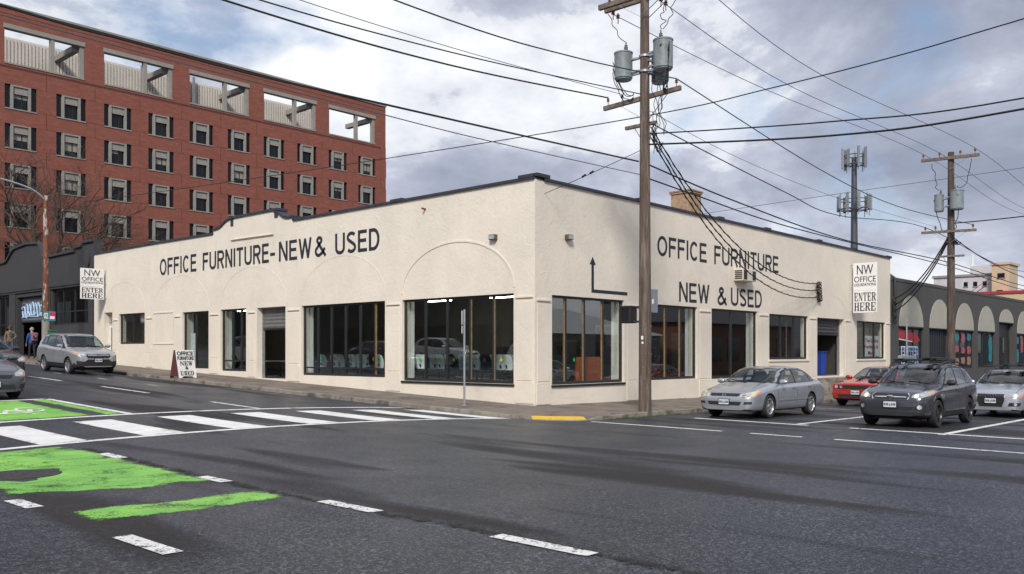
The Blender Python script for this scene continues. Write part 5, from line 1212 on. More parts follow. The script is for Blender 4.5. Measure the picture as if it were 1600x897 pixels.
def build_car(label, p, x, y, rz, group='cars on the streets'):
    hx, hy = math.cos(rz), math.sin(rz); zf = road(x, y); zr_ = road(x-hx*p['WB'], y-hy*p['WB']); pitch = -math.atan2(zf-zr_, p['WB'])
    t = thing('car', label, 'car', (x, y, zf), rz, group); t.rotation_euler = (0, pitch, rz)
    body, bv = car_body(p); body.parent = t; W, FO, L = p['W'], p['FO'], p['L']; X = lambda s: FO-s
    make = lambda poly, view, off, name, m, par=t, cell=.07, dp=.015: patch(bv, poly, view, off, name, m, par, cell, dp)
    def side(poly_s, off, name, m, cell=.08, par=t, dp=.015):
        out = []
        for v in 'LR': out.append(make([(X(s), z) for s, z in poly_s], v, off, name, m, par, cell, dp))
        return out
    # glass
    ws = p['windshield']; make(ws+[(-u, v) for u, v in ws][::-1], 'F', .004, 'windshield', 'auto_glass', cell=.09, dp=.001)
    make(p['rear_glass']+[(-u, v) for u, v in p['rear_glass']][::-1], 'B', .004, 'rear_window', 'auto_glass', cell=.12, dp=.001)
    for q in p['side_glass']: side(q, .006, 'side_window', 'auto_glass', .1, dp=.001)
    # seams and handles
    for s0, z0, s1, z1 in p['seams']: side([(s0-.005,z0),(s0+.005,z0),(s1+.005,z1),(s1-.005,z1)], .0015, 'door_seam', 'seam', .12)
    for s0, z0 in p['handles']:
        for v in 'LR':
            h = make([(X(s0),z0),(X(s0+.19),z0),(X(s0+.19),z0+.035),(X(s0),z0+.035)], v, .022, 'door_handle', p.get('handle_m', p['paint']), cell=.1, dp=.03)
    if p.get('moulding'): s0, s1, z0, z1 = p['moulding']; side([(s0,z0),(s1,z1),(s1,z1+.035),(s0,z0+.035)], .012, 'side_moulding', p['paint'], .15)
    if p.get('sill'): s0, s1, z0, z1 = p['sill']; side([(s0,z0),(s1,z0),(s1,z1),(s0,z1)], .006, 'sill_cladding', 'black_plastic', .15)
    for sg_ in (1, -1):
        hs0, hs1, hy0, hy1 = p.get('hood', (.12, ws_s(p)-.06, W*.36, W*.40)); make([(X(hs0),sg_*hy0),(X(hs0),sg_*(hy0+.010)),(X(hs1),sg_*(hy1+.010)),(X(hs1),sg_*hy1)][::sg_], 'T', .0015, 'hood_seam', 'seam', cell=.12, dp=.004)
    # front: (name, material, polygon in y,z, offset, mirrored)
    for nm, m_, poly, off, mr in p['front']:
        o = make(poly, 'F', off, nm, m_, cell=.05, dp=.02)
        if mr: make(mir(poly), 'F', off, nm, m_, cell=.05, dp=.02)
    for nm, m_, poly, off in p.get('rear', []):
        make(poly, 'B', off, nm, m_, cell=.08); make(mir(poly), 'B', off, nm, m_, cell=.08)
    for z_ in p.get('slats', []):
        zc, hw_, off = z_; make([(-hw_,zc-.010),(hw_,zc-.010),(hw_,zc+.010),(-hw_,zc+.010)], 'F', off, 'grille_bar', p.get('slat_m','black_plastic'), cell=.08)
    # round inner lamps
    for (yy, zz_, rr, m_) in p.get('lamps', []):
        for sg_ in (1, -1):
            poly = [(sg_*yy+rr*math.cos(2*PI*k/14), zz_+rr*math.sin(2*PI*k/14)) for k in range(14)]; make(poly, 'F', .011, 'lamp_reflector', m_, cell=.05)
    # plate
    py_, pz_ = p['plate']; h = bv.ray_cast(Vector((8,py_,pz_)), Vector((-1,0,0)))[0]
    b = MB(); b.box(h.x+.005,h.x+.030,py_-.17,py_+.17,pz_-.085,pz_+.085); b.build('plate_frame', 'black_plastic', t, bevel=.004)
    b = MB(); b.box(h.x+.028,h.x+.034,py_-.150,py_+.150,pz_-.068,pz_+.068); pl = b.build('licence_plate', 'plate_white', t)
    b = MB()
    for k in (-3,-2,-1,1,2,3): yy = py_+k*.038+(.008 if k > 0 else -.008); b.box(h.x+.034,h.x+.036,yy-.013,yy+.013,pz_-.032,pz_+.032)
    b.build('plate_marks', 'plate_ink', pl); b = MB(); b.prism([(-.022,-.04),(.022,-.04),(0,.045)], lambda u, v, s: (h.x+s, py_+u, pz_+v), .034, .037); b.build('plate_tree', 'plate_green', pl)
    # mirrors
    ms, mz, my = p['mirror']
    for sg_ in (1, -1):
        b = MB(); n = 8
        M = Matrix.Translation((X(ms), sg_*my, mz)) @ Matrix.Diagonal((.085,.115,.075,1)); b.lathe([(.05,-1),(.62,-.9),(.92,-.5),(1,0),(.95,.5),(.7,.88),(.05,1)], 14, M @ Matrix.Rotation(PI/2,4,'X')); mi_ = b.build('mirror', p.get('mirror_m', p['paint']), t, True)
        b = MB(); b.bar((X(ms)+.0, sg_*(my-.16), mz-.05), (X(ms), sg_*(my-.05), mz-.03), .05, .04); b.build('mirror_arm', 'black_plastic', mi_)
    # wipers
    b = MB()
    for yy, dy in ((.55,-.5),(-.05,-.5)):
        q = []
        for k in range(6):
            u = k/5; hh_ = bv.ray_cast(Vector((8, yy+dy*u, ws[0][1]+.015+.04*u)), Vector((-1,0,0)))[0]; q.append(hh_+Vector((.018,0,.012)))
        b.tube(q, .008, 4)
    b.build('wiper', 'black_plastic', t)
    # cabin: dashboard, wheel, seats
    cb = p.get('cabin', 'cabin_dark'); s0 = ws_s(p); zb_ = p['windshield'][0][1]; zr2 = max(z for _, z in p['top'])
    b = MB(); b.box(X(s0+.75), X(s0+.12), -W*.39, W*.39, zb_-.35, zb_-.06); b.build('dashboard', 'cabin_dark', t, bevel=.05)
    b = MB(); pts = [(X(s0+.86)+.06*math.sin(2*PI*k/16), .36+.18*math.cos(2*PI*k/16), zb_-.02+.17*math.sin(2*PI*k/16)) for k in range(17)]; b.tube(pts, .016, 6, False); b.bar((X(s0+.86),.20,zb_-.02),(X(s0+.86),.52,zb_-.02),.03,.05); b.build('steering_wheel', 'cabin_dark', t, True)
    for s_r, ys_ in ((s0+1.35, (.36,-.36)), (s0+2.25, (.36,-.36))):
        if X(s_r) < X(p['L']-1.0): continue
        for yy in ys_:
            b = MB(); b.obox((X(s_r+.12), yy, zb_-.17), Vector((.07,0,0)), (0,.23,0), Vector((-.08,0,.32))); b.obox((X(s_r-.18), yy, zb_-.48), (.27,0,0), (0,.23,0), (0,0,.07)); st_ = b.build('seat', cb, t, True, bevel=.05)
            b = MB(); b.obox((X(s_r+.22), yy, zb_+.23), (.045,0,0), (0,.12,0), (-.01,0,.085)); b.build('headrest', cb, st_, True, bevel=.03)
    b = MB(); b.box(X(p['L']-.9), X(s0+.2), -W*.40, W*.40, .33, .40); b.build('cabin_floor', 'cabin_dark', t)
    # wheels
    track = W/2-.115
    for ax in (0, -p['WB']):
        for sg_ in (1, -1): make_wheel(p['r'], p['wheel'], p['wheel_m'], t, (ax, sg_*track, p['r']), sg_)
    b = MB(); b.box(-p['WB']-.5, .45, -W/2+.32, W/2-.32, .19, .34); b.build('underbody', 'black_plastic', t)
    if 'extra' in p: p['extra'](t, bv, X)
    return t
WID = [(0,.70),(.04,.79),(.10,.86),(.22,.925),(.45,.965),(.9,.985),(1.6,1.0),(3.0,1.0)]
def wid_for(L, tail=.93): return WID+[(L-1.0,.99),(L-.4,.965),(L-.12,tail),(L-.04,.86),(L,.78)]
def ring_mesh(t, c, r, tube_r, m, name='emblem'):
    b = MB(); pts = [(c[0], c[1]+r*math.cos(2*PI*k/20), c[2]+r*math.sin(2*PI*k/20)) for k in range(21)]; b.tube(pts, tube_r, 6, False); return b.build(name, m, t, True)
def front_x(bv, y, z): return bv.ray_cast(Vector((8,y,z)), Vector((-1,0,0)))[0].x
# ---------------- silver saloon
def ex_accord(t, bv, X):
    x = front_x(bv, 0, .645)+.012; b = MB()
    for s_ in (-1, 1): b.prism([(s_*.055,-.045),(s_*.038,-.045),(s_*.030,.045),(s_*.05,.045)], lambda u, v, w: (x+w, u, .645+v), 0, .014)
    b.box(x, x+.014, -.036, .036, -.008+.645, .010+.645); b.build('emblem', 'chrome', t)
    b = MB(); b.tube([(X(4.82),.5,.25),(X(4.9),.5,.25)], .03, 8); b.build('exhaust', 'chrome', t)
ACC = dict(cabin='cabin_beige', L=4.86, W=1.82, FO=.96, WB=2.74, r=.325, roofw=.71, paint=paint('silver_paint', (.40,.42,.47)), wheel='five', wheel_m='alloy',
  top=[(0,.60),(.03,.66),(.12,.72),(.4,.81),(.8,.89),(1.12,.95),(1.26,.985),(1.65,1.20),(2.02,1.375),(2.35,1.44),(2.85,1.46),(3.35,1.435),(3.75,1.34),(4.18,1.13),(4.34,1.10),(4.74,1.075),(4.82,1.0),(4.86,.90)],
  belt=[(0,.57),(.12,.66),(.5,.77),(1.2,.89),(1.5,.915),(2.6,.945),(3.6,.975),(4.3,1.0),(4.86,.86)], wid=wid_for(4.86), bot=[(0,.24),(.3,.20),(1.5,.19),(4.0,.20),(4.6,.27),(4.86,.34)],
  windshield=[(.77,.985),(.74,1.12),(.655,1.375)], rear_glass=[(.70,1.15),(.62,1.38)],
  dlo=[(1.46,.955),(4.12,1.03),(3.70,1.29),(3.3,1.385),(2.4,1.39),(2.1,1.335)], side_glass=[[(1.62,.975),(2.64,.98),(2.64,1.362),(2.4,1.362),(2.15,1.32)],[(2.72,.98),(3.68,1.00),(3.56,1.28),(3.25,1.355),(2.72,1.362)],[(3.74,1.005),(4.02,1.035),(3.66,1.25)]],
  seams=[(1.50,.30,1.42,.92),(2.68,.28,2.68,.96),(3.95,.62,3.80,.98)], handles=[(2.36,.82),(3.42,.85)], moulding=(1.5,3.6,.47,.49), mirror=(1.62,1.01,.98), plate=(0,.46),
  front=[('grille','black_plastic',[(-.46,.66),(-.40,.615),(.40,.615),(.46,.66),(.42,.685),(-.42,.685)],.004,False),('grille_trim','chrome',[(-.46,.69),(.46,.69),(.44,.705),(-.44,.705)],.008,False),('lower_intake','black_plastic',[(-.46,.37),(.46,.37),(.52,.47),(-.52,.47)],.004,False),('fog_recess','black_plastic',[(.58,.40),(.78,.41),(.78,.48),(.60,.47)],.004,True),('headlight','lamp_yellowed',[(.47,.60),(.70,.585),(.83,.63),(.85,.75),(.80,.775),(.62,.72),(.48,.675)],.006,True),('indicator','amber_lens',[(.80,.65),(.845,.66),(.858,.745),(.825,.75)],.009,True)],
  lamps=[(.58,.645,.055,'lamp_inner'),(.70,.665,.05,'lamp_inner')], rear=[('tail_light','red_lens',[(.55,.80),(.80,.80),(.82,.96),(.56,.96)],.006)], extra=ex_accord)
build_car('silver four-door saloon parked at the kerb beside the right facade', ACC, 2.92, -5.24, PI, 'parked cars')
# ---------------- dark grey crossover wagon
def ex_xv(t, bv, X):
    for sg_ in (1, -1):
        b = MB(); b.tube(smooth_pts([(X(1.75),sg_*.62,1.47),(X(1.95),sg_*.63,1.59),(X(2.6),sg_*.63,1.65),(X(3.5),sg_*.62,1.62),(X(3.9),sg_*.61,1.53)]), .022, 8); b.build('roof_rail', 'black_plastic', t, True)
    for s in (2.15, 3.0):
        b = MB(); b.tube([(X(s),-.66,1.69),(X(s),.66,1.69)], .025, 8); cb = b.build('cross_bar', 'black_plastic', t, True)
        for sg_ in (1, -1): b = MB(); b.box(X(s)-.04,X(s)+.04,sg_*.60-.03,sg_*.60+.03,1.60,1.70); b.build('bar_foot', 'black_plastic', cb)
    b = MB(); b.box(X(3.15),X(2.0),.12,.30,1.715,1.76); b.box(X(3.15),X(2.0),.36,.44,1.715,1.75); b.build('bike_tray', 'black_plastic', t, bevel=.01); b = MB(); b.box(X(3.1),X(2.0),-.50,-.40,1.715,1.80); b.build('rack_clamp', 'galvanised', t, bevel=.01)
    x = front_x(bv, 0, .765)+.014; b = MB(); b.lathe([(.02,0),(.06,.002),(.066,.012),(.05,.016)], 18, Matrix.Translation((x,0,.765)) @ Matrix.Rotation(PI/2,4,'Y') @ Matrix.Diagonal((.62,1.25,1,1))); b.build('emblem', 'chrome', t, True)
XV = dict(L=4.45, W=1.78, FO=.88, WB=2.635, r=.345, roofw=.725, gap=.06, clad=.055, dark_below=.36, paint=paint('graphite_paint', (.055,.060,.075), .4), wheel='five', wheel_m='dark_alloy', mirror_m='black_plastic',
  top=[(0,.72),(.03,.80),(.12,.87),(.45,.965),(.9,1.03),(1.12,1.07),(1.5,1.28),(1.85,1.465),(2.2,1.565),(2.7,1.60),(3.3,1.58),(3.85,1.50),(4.15,1.32),(4.3,1.10),(4.42,.98),(4.45,.85)],
  belt=[(0,.69),(.12,.79),(.5,.88),(1.05,.965),(1.5,.985),(2.6,1.015),(3.6,1.06),(4.2,1.07),(4.45,.82)], wid=wid_for(4.45,.95), bot=[(0,.30),(.3,.24),(1.4,.23),(3.6,.24),(4.2,.31),(4.45,.38)],
  windshield=[(.75,1.07),(.72,1.22),(.635,1.485)], rear_glass=[(.60,1.16),(.52,1.42)],
  dlo=[(1.36,1.01),(3.96,1.11),(3.70,1.42),(3.2,1.50),(2.3,1.505),(2.0,1.435)], side_glass=[[(1.50,1.03),(2.52,1.045),(2.52,1.475),(2.3,1.477),(2.05,1.42)],[(2.60,1.05),(3.38,1.075),(3.32,1.455),(3.1,1.47),(2.60,1.477)],[(3.45,1.08),(3.86,1.115),(3.64,1.40),(3.40,1.44)]],
  seams=[(1.42,.40,1.34,1.0),(2.56,.38,2.56,1.05),(3.62,.72,3.46,1.08)], handles=[(2.25,.90),(3.15,.93)], sill=(1.32,3.0,.27,.40), mirror=(1.52,1.11,.98), plate=(0,.575),
  front=[('grille','black_plastic',[(-.40,.70),(.40,.70),(.44,.79),(.38,.845),(-.38,.845),(-.44,.79)],.004,False),('grille_trim','chrome',[(-.42,.685),(.42,.685),(.42,.705),(-.42,.705)],.009,False),('grille_trim','chrome',[(.40,.70),(.425,.70),(.465,.79),(.40,.862),(.375,.848),(.438,.79)],.009,True),('grille_wing','chrome',[(-.38,.772),(-.08,.775),(-.08,.755),(-.38,.752)],.008,True),('lower_intake','black_plastic',[(-.50,.44),(.50,.44),(.58,.53),(-.58,.53)],.004,False),('bumper_cladding','black_plastic',[(-.74,.32),(.74,.32),(.78,.40),(-.78,.40)],.004,False),('fog_pod','black_plastic',[(.56,.42),(.78,.42),(.80,.60),(.72,.62),(.58,.54)],.004,True),('headlight','lamp_clear',[(.50,.74),(.72,.745),(.83,.80),(.85,.90),(.80,.93),(.62,.86),(.50,.80)],.006,True),('indicator','amber_lens',[(.80,.82),(.845,.83),(.85,.895),(.825,.90)],.009,True)],
  lamps=[(.60,.785,.048,'head_on'),(.70,.81,.04,'lamp_inner'),(.68,.52,.052,'lamp_inner')], rear=[('tail_light','red_lens',[(.58,.92),(.82,.92),(.80,1.15),(.62,1.12)],.006)], extra=ex_xv)
build_car('dark graphite crossover wagon with roof rack waiting at the stop line', XV, 3.2, -9.6, PI, 'waiting cars')
# ---------------- silver hatchback
def ex_a3(t, bv, X):
    x = front_x(bv, 0, .63)+.02
    for k in range(4): ring_mesh(t, (x, -.105+.07*k, .645), .045, .007, 'chrome')
    for s in (1.95, 2.75): b = MB(); b.tube([(X(s),-.68,1.54),(X(s),.68,1.54)], .022, 8); b.build('cross_bar', 'black_plastic', t, True)
    for sg_ in (1, -1): b = MB(); b.tube(smooth_pts([(X(1.6),sg_*.57,1.36),(X(1.9),sg_*.57,1.47),(X(2.8),sg_*.56,1.47),(X(3.3),sg_*.55,1.38)]), .02, 6); b.build('roof_rail', 'black_plastic', t, True)
    b = MB(); b.box(X(2.9),X(1.9),-.1,.05,1.56,1.60); b.box(X(2.9),X(1.9),.3,.45,1.56,1.60); b.build('bike_tray', 'black_plastic', t, bevel=.01)
A3 = dict(L=4.29, W=1.765, FO=.88, WB=2.58, r=.315, roofw=.70, paint=paint('ice_silver', (.44,.47,.52)), wheel='five', wheel_m='alloy',
  top=[(0,.62),(.03,.70),(.12,.76),(.5,.86),(1.0,.94),(1.2,.98),(1.55,1.17),(1.95,1.355),(2.3,1.42),(2.8,1.425),(3.3,1.38),(3.75,1.24),(4.05,1.02),(4.24,.94),(4.29,.82)],
  belt=[(0,.59),(.12,.68),(.5,.79),(1.1,.89),(1.5,.91),(2.6,.95),(3.5,.99),(4.29,.78)], wid=wid_for(4.29,.95), bot=[(0,.22),(.3,.19),(1.4,.18),(3.5,.2),(4.0,.28),(4.29,.34)],
  windshield=[(.70,.985),(.66,1.12),(.57,1.355)], rear_glass=[(.58,1.06),(.50,1.30)],
  dlo=[(1.45,.95),(3.75,1.03),(3.4,1.26),(3.0,1.34),(2.3,1.355),(2.05,1.30)], side_glass=[[(1.6,.965),(2.5,.98),(2.5,1.325),(2.3,1.33),(2.1,1.285)],[(2.58,.985),(3.55,1.02),(3.3,1.26),(2.9,1.325),(2.58,1.325)]],
  seams=[(1.45,.3,1.4,.9),(2.54,.28,2.54,.96),(3.5,.6,3.4,.98)], handles=[(2.25,.80),(3.1,.83)], mirror=(1.62,1.02,.96), plate=(0,.50),
  front=[('grille','black_plastic',[(-.29,.32),(.29,.32),(.36,.52),(.36,.70),(-.36,.70),(-.36,.52)],.004,False),('grille_trim','chrome',[(.285,.32),(.30,.31),(.375,.52),(.375,.712),(.36,.70),(.36,.52)],.008,True),('side_intake','black_plastic',[(.46,.34),(.76,.35),(.78,.45),(.50,.45)],.004,True),('headlight','lamp_clear',[(.42,.60),(.74,.595),(.82,.64),(.82,.73),(.62,.725),(.44,.68)],.006,True),('indicator','amber_lens',[(.74,.61),(.81,.645),(.81,.70),(.75,.68)],.009,True)],
  lamps=[(.52,.65,.045,'lamp_inner'),(.65,.655,.045,'head_on'),(.66,.40,.04,'lamp_inner')], slats=[(.40,.30,.008),(.46,.33,.008),(.56,.34,.008),(.62,.34,.008)], slat_m='dark_alloy', rear=[('tail_light','red_lens',[(.5,.78),(.78,.78),(.76,.92),(.52,.92)],.006)], extra=ex_a3)
build_car('light silver hatchback with roof bars queued behind the graphite wagon', A3, 9.9, -10.2, PI, 'waiting cars')
# ---------------- red muscle coupe
def ex_ch(t, bv, X):
    for sg_ in (1, -1):
        b = MB(); b.box(X(1.55),X(.95),sg_*.30-.08,sg_*.30+.08,.985,1.0); b.build('hood_scoop', 'black_plastic', t, bevel=.006)
CH = dict(L=5.02, W=1.92, FO=.95, WB=2.95, r=.36, roofw=.67, paint=paint('bright_red_paint', (.42,.008,.012), .1, .28), wheel='five', wheel_m='dark_alloy',
  top=[(0,.74),(.03,.80),(.10,.83),(.5,.885),(1.1,.95),(1.55,1.00),(2.0,1.20),(2.45,1.39),(2.8,1.445),(3.2,1.45),(3.7,1.36),(4.3,1.10),(4.6,1.06),(4.95,1.04),(5.02,.94)],
  belt=[(0,.71),(.10,.78),(.5,.84),(1.4,.91),(2.2,.94),(3.4,.98),(4.2,1.02),(5.02,.9)], wid=[(0,.84),(.04,.90),(.10,.93),(.22,.955),(.45,.975),(.9,.99),(1.6,1.0),(4.0,1.0),(4.6,.97),(4.9,.93),(5.02,.86)], bot=[(0,.26),(.3,.21),(1.5,.19),(4,.21),(4.7,.28),(5.02,.36)],
  windshield=[(.74,1.005),(.70,1.14),(.60,1.375)], rear_glass=[(.64,1.14),(.55,1.36)],
  dlo=[(1.85,.97),(3.95,1.05),(3.55,1.30),(3.2,1.375),(2.75,1.375),(2.5,1.32)], side_glass=[[(2.0,.985),(3.3,1.01),(3.3,1.34),(2.75,1.35),(2.55,1.31)],[(3.38,1.015),(3.8,1.05),(3.5,1.28),(3.38,1.32)]],
  seams=[(1.75,.32,1.72,.92),(3.32,.3,3.35,.98)], handles=[(2.95,.83)], mirror=(2.0,1.03,1.02), plate=(0,.50),
  front=[('grille','black_plastic',[(-.76,.62),(.76,.62),(.80,.70),(.76,.765),(-.76,.765),(-.80,.70)],.004,False),('lower_intake','black_plastic',[(-.62,.30),(.62,.30),(.66,.43),(-.66,.43)],.004,False),('splitter','black_plastic',[(-.80,.255),(.80,.255),(.80,.285),(-.80,.285)],.02,False)],
  lamps=[(.69,.692,.058,'lamp_clear'),(.52,.692,.05,'lamp_inner')], slats=[(.66,.42,.008),(.72,.42,.008)], rear=[('tail_light','red_lens',[(.2,.82),(.84,.82),(.84,.94),(.2,.94)],.006)], extra=ex_ch)
build_car('bright red two-door muscle coupe parked behind the silver saloon', CH, 12.6, -5.15, PI, 'parked cars')
# ---------------- silver compact crossover on the left street
def ex_crv(t, bv, X):
    x = front_x(bv, 0, .845)+.012; b = MB()
    for s_ in (-1, 1): b.prism([(s_*.06,-.045),(s_*.042,-.045),(s_*.034,.045),(s_*.054,.045)], lambda u, v, w: (x+w, u, .845+v), 0, .014)
    b.box(x, x+.014, -.04, .04, .838, .856); b.build('emblem', 'chrome', t)
CRV = dict(L=4.52, W=1.82, FO=.90, WB=2.62, r=.35, roofw=.76, gap=.06, dark_below=.46, paint=paint('pewter_paint', (.42,.43,.45)), wheel='six', wheel_m='alloy',
  top=[(0,.80),(.03,.88),(.12,.95),(.5,1.03),(.9,1.09),(1.08,1.13),(1.4,1.34),(1.75,1.56),(2.1,1.665),(2.6,1.70),(3.2,1.70),(3.8,1.65),(4.2,1.50),(4.42,1.2),(4.5,1.0),(4.52,.85)],
  belt=[(0,.77),(.12,.88),(.5,.96),(1.05,1.05),(1.5,1.07),(2.6,1.10),(3.6,1.16),(4.2,1.15),(4.52,.82)], wid=wid_for(4.52,.95), bot=[(0,.34),(.3,.27),(1.4,.25),(3.6,.26),(4.2,.33),(4.52,.40)],
  windshield=[(.77,1.135),(.75,1.28),(.68,1.59)], rear_glass=[(.62,1.22),(.54,1.52)],
  dlo=[(1.30,1.09),(4.05,1.22),(3.82,1.50),(3.35,1.60),(2.2,1.61),(1.9,1.52)], side_glass=[[(1.45,1.11),(2.42,1.13),(2.42,1.58),(2.2,1.585),(1.95,1.50)],[(2.50,1.135),(3.30,1.165),(3.26,1.57),(2.50,1.585)],[(3.37,1.17),(3.93,1.225),(3.74,1.48),(3.34,1.555)]],
  seams=[(1.38,.48,1.30,1.06),(2.46,.46,2.46,1.12),(3.48,.8,3.36,1.15)], handles=[(2.15,.95),(3.05,.99)], sill=(1.30,3.02,.29,.46), mirror=(1.46,1.18,1.0), plate=(0,.62), handle_m='alloy',
  front=[('grille','black_plastic',[(-.42,.70),(.42,.70),(.50,.79),(.46,.90),(-.46,.90),(-.50,.79)],.004,False),('grille_trim','chrome',[(-.44,.865),(.44,.865),(.44,.885),(-.44,.885)],.009,False),('grille_trim','chrome',[(-.44,.805),(.44,.805),(.44,.825),(-.44,.825)],.009,False),('bumper_cladding','black_plastic',[(-.80,.38),(.80,.38),(.82,.60),(.55,.56),(.42,.66),(-.42,.66),(-.55,.56),(-.82,.60)],.005,False),('headlight','lamp_clear',[(.50,.80),(.70,.80),(.85,.86),(.86,.99),(.80,1.00),(.60,.93),(.52,.87)],.006,True),('indicator','amber_lens',[(.79,.88),(.85,.90),(.86,.98),(.81,.975)],.009,True)],
  lamps=[(.60,.855,.05,'lamp_inner'),(.71,.88,.05,'lamp_inner'),(.70,.50,.05,'black_plastic')], rear=[('tail_light','red_lens',[(.62,1.0),(.82,1.0),(.72,1.4),(.64,1.4)],.006)], extra=ex_crv)
build_car('silver compact crossover parked at the kerb on the left street', CRV, -4.45, 21.2, -PI/2, 'parked cars')
# ---------------- grey saloon at the left edge
COR = dict(L=4.54, W=1.76, FO=.93, WB=2.60, r=.315, roofw=.70, paint=paint('slate_paint', (.085,.095,.115), .45), wheel='seven', wheel_m='alloy',
  top=[(0,.60),(.03,.68),(.12,.75),(.5,.87),(1.0,.96),(1.2,1.0),(1.6,1.21),(2.0,1.39),(2.4,1.46),(2.9,1.465),(3.4,1.40),(3.9,1.17),(4.1,1.09),(4.4,1.06),(4.52,.98),(4.54,.88)],
  belt=[(0,.57),(.12,.67),(.5,.80),(1.1,.91),(1.5,.93),(2.6,.97),(3.5,1.0),(4.54,.84)], wid=wid_for(4.54), bot=[(0,.22),(.3,.19),(1.4,.19),(3.6,.2),(4.2,.27),(4.54,.34)],
  windshield=[(.70,1.005),(.67,1.14),(.58,1.395)], rear_glass=[(.62,1.14),(.53,1.37)],
  dlo=[(1.42,.965),(3.85,1.05),(3.5,1.27),(3.1,1.38),(2.4,1.39),(2.1,1.33)], side_glass=[[(1.58,.98),(2.5,.995),(2.5,1.36),(2.35,1.365),(2.12,1.315)],[(2.58,1.0),(3.45,1.03),(3.3,1.29),(3.0,1.355),(2.58,1.36)]],
  seams=[(1.45,.3,1.4,.92),(2.54,.28,2.54,.98),(3.6,.62,3.48,1.0)], handles=[(2.25,.82),(3.15,.85)], mirror=(1.62,1.03,.97), plate=(0,.42),
  front=[('grille','black_plastic',[(-.40,.56),(.40,.56),(.46,.65),(-.46,.65)],.004,False),('lower_intake','black_plastic',[(-.52,.28),(.52,.28),(.48,.40),(-.48,.40)],.004,False),('fog_recess','black_plastic',[(.58,.30),(.78,.32),(.78,.44),(.62,.40)],.004,True),('headlight','lamp_clear',[(.50,.62),(.72,.60),(.82,.66),(.85,.79),(.78,.80),(.62,.74),(.50,.69)],.006,True),('indicator','amber_lens',[(.60,.625),(.72,.62),(.74,.66),(.62,.66)],.009,True)],
  lamps=[(.67,.69,.05,'lamp_inner'),(.78,.72,.04,'lamp_inner')], rear=[('tail_light','red_lens',[(.55,.80),(.80,.80),(.80,.96),(.58,.96)],.006)])
build_car('slate grey saloon stopped behind the green bike box, cut by the left edge', COR, -12.42, 8.35, -PI/2, 'waiting cars')
BLK = dict(COR); BLK['paint'] = paint('black_paint', (.012,.013,.016), .2); BLK['wheel_m'] = 'dark_alloy'
build_car('black saloon in the next lane behind the slate grey saloon', BLK, -9.35, 17.3, -PI/2, 'waiting cars')

# parked cars on the far kerbs: outside the view, they show mirrored in the shop windows
def far_car(label, src, x, y, rz, col=None):
    o = build_car(label, dict(src, paint=paint(*col)) if col else src, x, y, rz, 'cars mirrored in the windows'); return o
far_car('white crossover mirrored in the six-pane window', CRV, -17.2, 21.0, -PI/2, ('white_car_paint', (.75,.75,.75), .0))
far_car('white crossover mirrored in the wide corner window', CRV, -17.2, 13.0, -PI/2, ('white_car_paint', (.75,.75,.75), .0))
far_car('dark red coupe mirrored in the window right of the pole', CH, 12.0, -16.2, 0, ('maroon_paint', (.28,.012,.02), .1))
far_car('pale crossover mirrored in the right-hand windows', CRV, 21.5, -16.2, 0, ('white_car_paint', (.75,.75,.75), .0))
# ================================================================ office chairs and stock inside the store
def make_chair(back_m, seat_m):
    t = bpy.data.objects.new('office_chair', None); COL.objects.link(t); t.empty_display_size = .2; t['category'] = 'chair'
    b = MB()
    for k in range(5):
        a = 2*PI*k/5; b.bar((0,0,.10),(.30*math.cos(a),.30*math.sin(a),.075),.05,.035)
    b.tube([(0,0,.09),(0,0,.42)], .03, 8); base_ = b.build('base', 'black_plastic', t)
    for k in range(5):
        a = 2*PI*k/5; c = MB(); c.lathe([(.01,-.02),(.032,-.02),(.032,.02),(.01,.02)], 10, Matrix.Translation((.30*math.cos(a),.30*math.sin(a),.033)) @ Matrix.Rotation(PI/2,4,'X')); c.build('caster', 'black_plastic', base_)
    b = MB(); b.box(-.24,.24,-.23,.24,.43,.50); b.build('seat', seat_m, t, True, bevel=.03)
    b = MB(); n = 8; vs = []
    for j in range(n+1):
        v = j/n; w = .215+.03*math.sin(PI*v)-.05*max(0, v-.8)*3
        for i in range(n+1):
            u = -1+2*i/n; vs.append((w*u, -.25-.05*v-.06*v*v+.05*(u*u)+.03*math.sin(3*v), .54+.50*v-.02*u*u*(v > .9)))
    N = n+1; b.add(vs+[(x, y-.03, z) for x, y, z in vs], [(j*N+i, j*N+i+1, (j+1)*N+i+1, (j+1)*N+i) for j in range(n) for i in range(n)]+[(N*N+j*N+i, N*N+(j+1)*N+i, N*N+(j+1)*N+i+1, N*N+j*N+i+1) for j in range(n) for i in range(n)]+
      [(i, N*N+i, N*N+i+1, i+1) for i in range(n)]+[(n*N+i, n*N+i+1, N*N+n*N+i+1, N*N+n*N+i) for i in range(n)]+[(j*N, (j+1)*N, N*N+(j+1)*N, N*N+j*N) for j in range(n)]+[(j*N+n, N*N+j*N+n, N*N+(j+1)*N+n, (j+1)*N+n) for j in range(n)])
    b.build('backrest', back_m, t, True)
    b = MB(); b.bar((0,-.20,.44),(0,-.31,.70),.06,.03); b.build('back_support', 'black_plastic', t)
    for s_ in (-1, 1):
        b = MB(); b.tube([(s_*.25,-.05,.46),(s_*.29,-.05,.62),(s_*.29,-.02,.66)], .018, 6); b.box(s_*.29-.035,s_*.29+.035,-.14,.12,.66,.69); b.build('armrest', 'black_plastic', t)
    return t
mat('chair_white', (.80,.80,.78), .6); mat('chair_grey', (.45,.46,.48), .7); mat('chair_black', (.03,.03,.033), .7); mat('chair_blue', (.02,.05,.22), .7)
for nm, c in (('tag_green',(.05,.85,.12)),('tag_pink',(.95,.10,.35)),('tag_yellow',(.85,.85,.05)),('tag_orange',(.95,.25,.04))): mat(nm, c, .6)
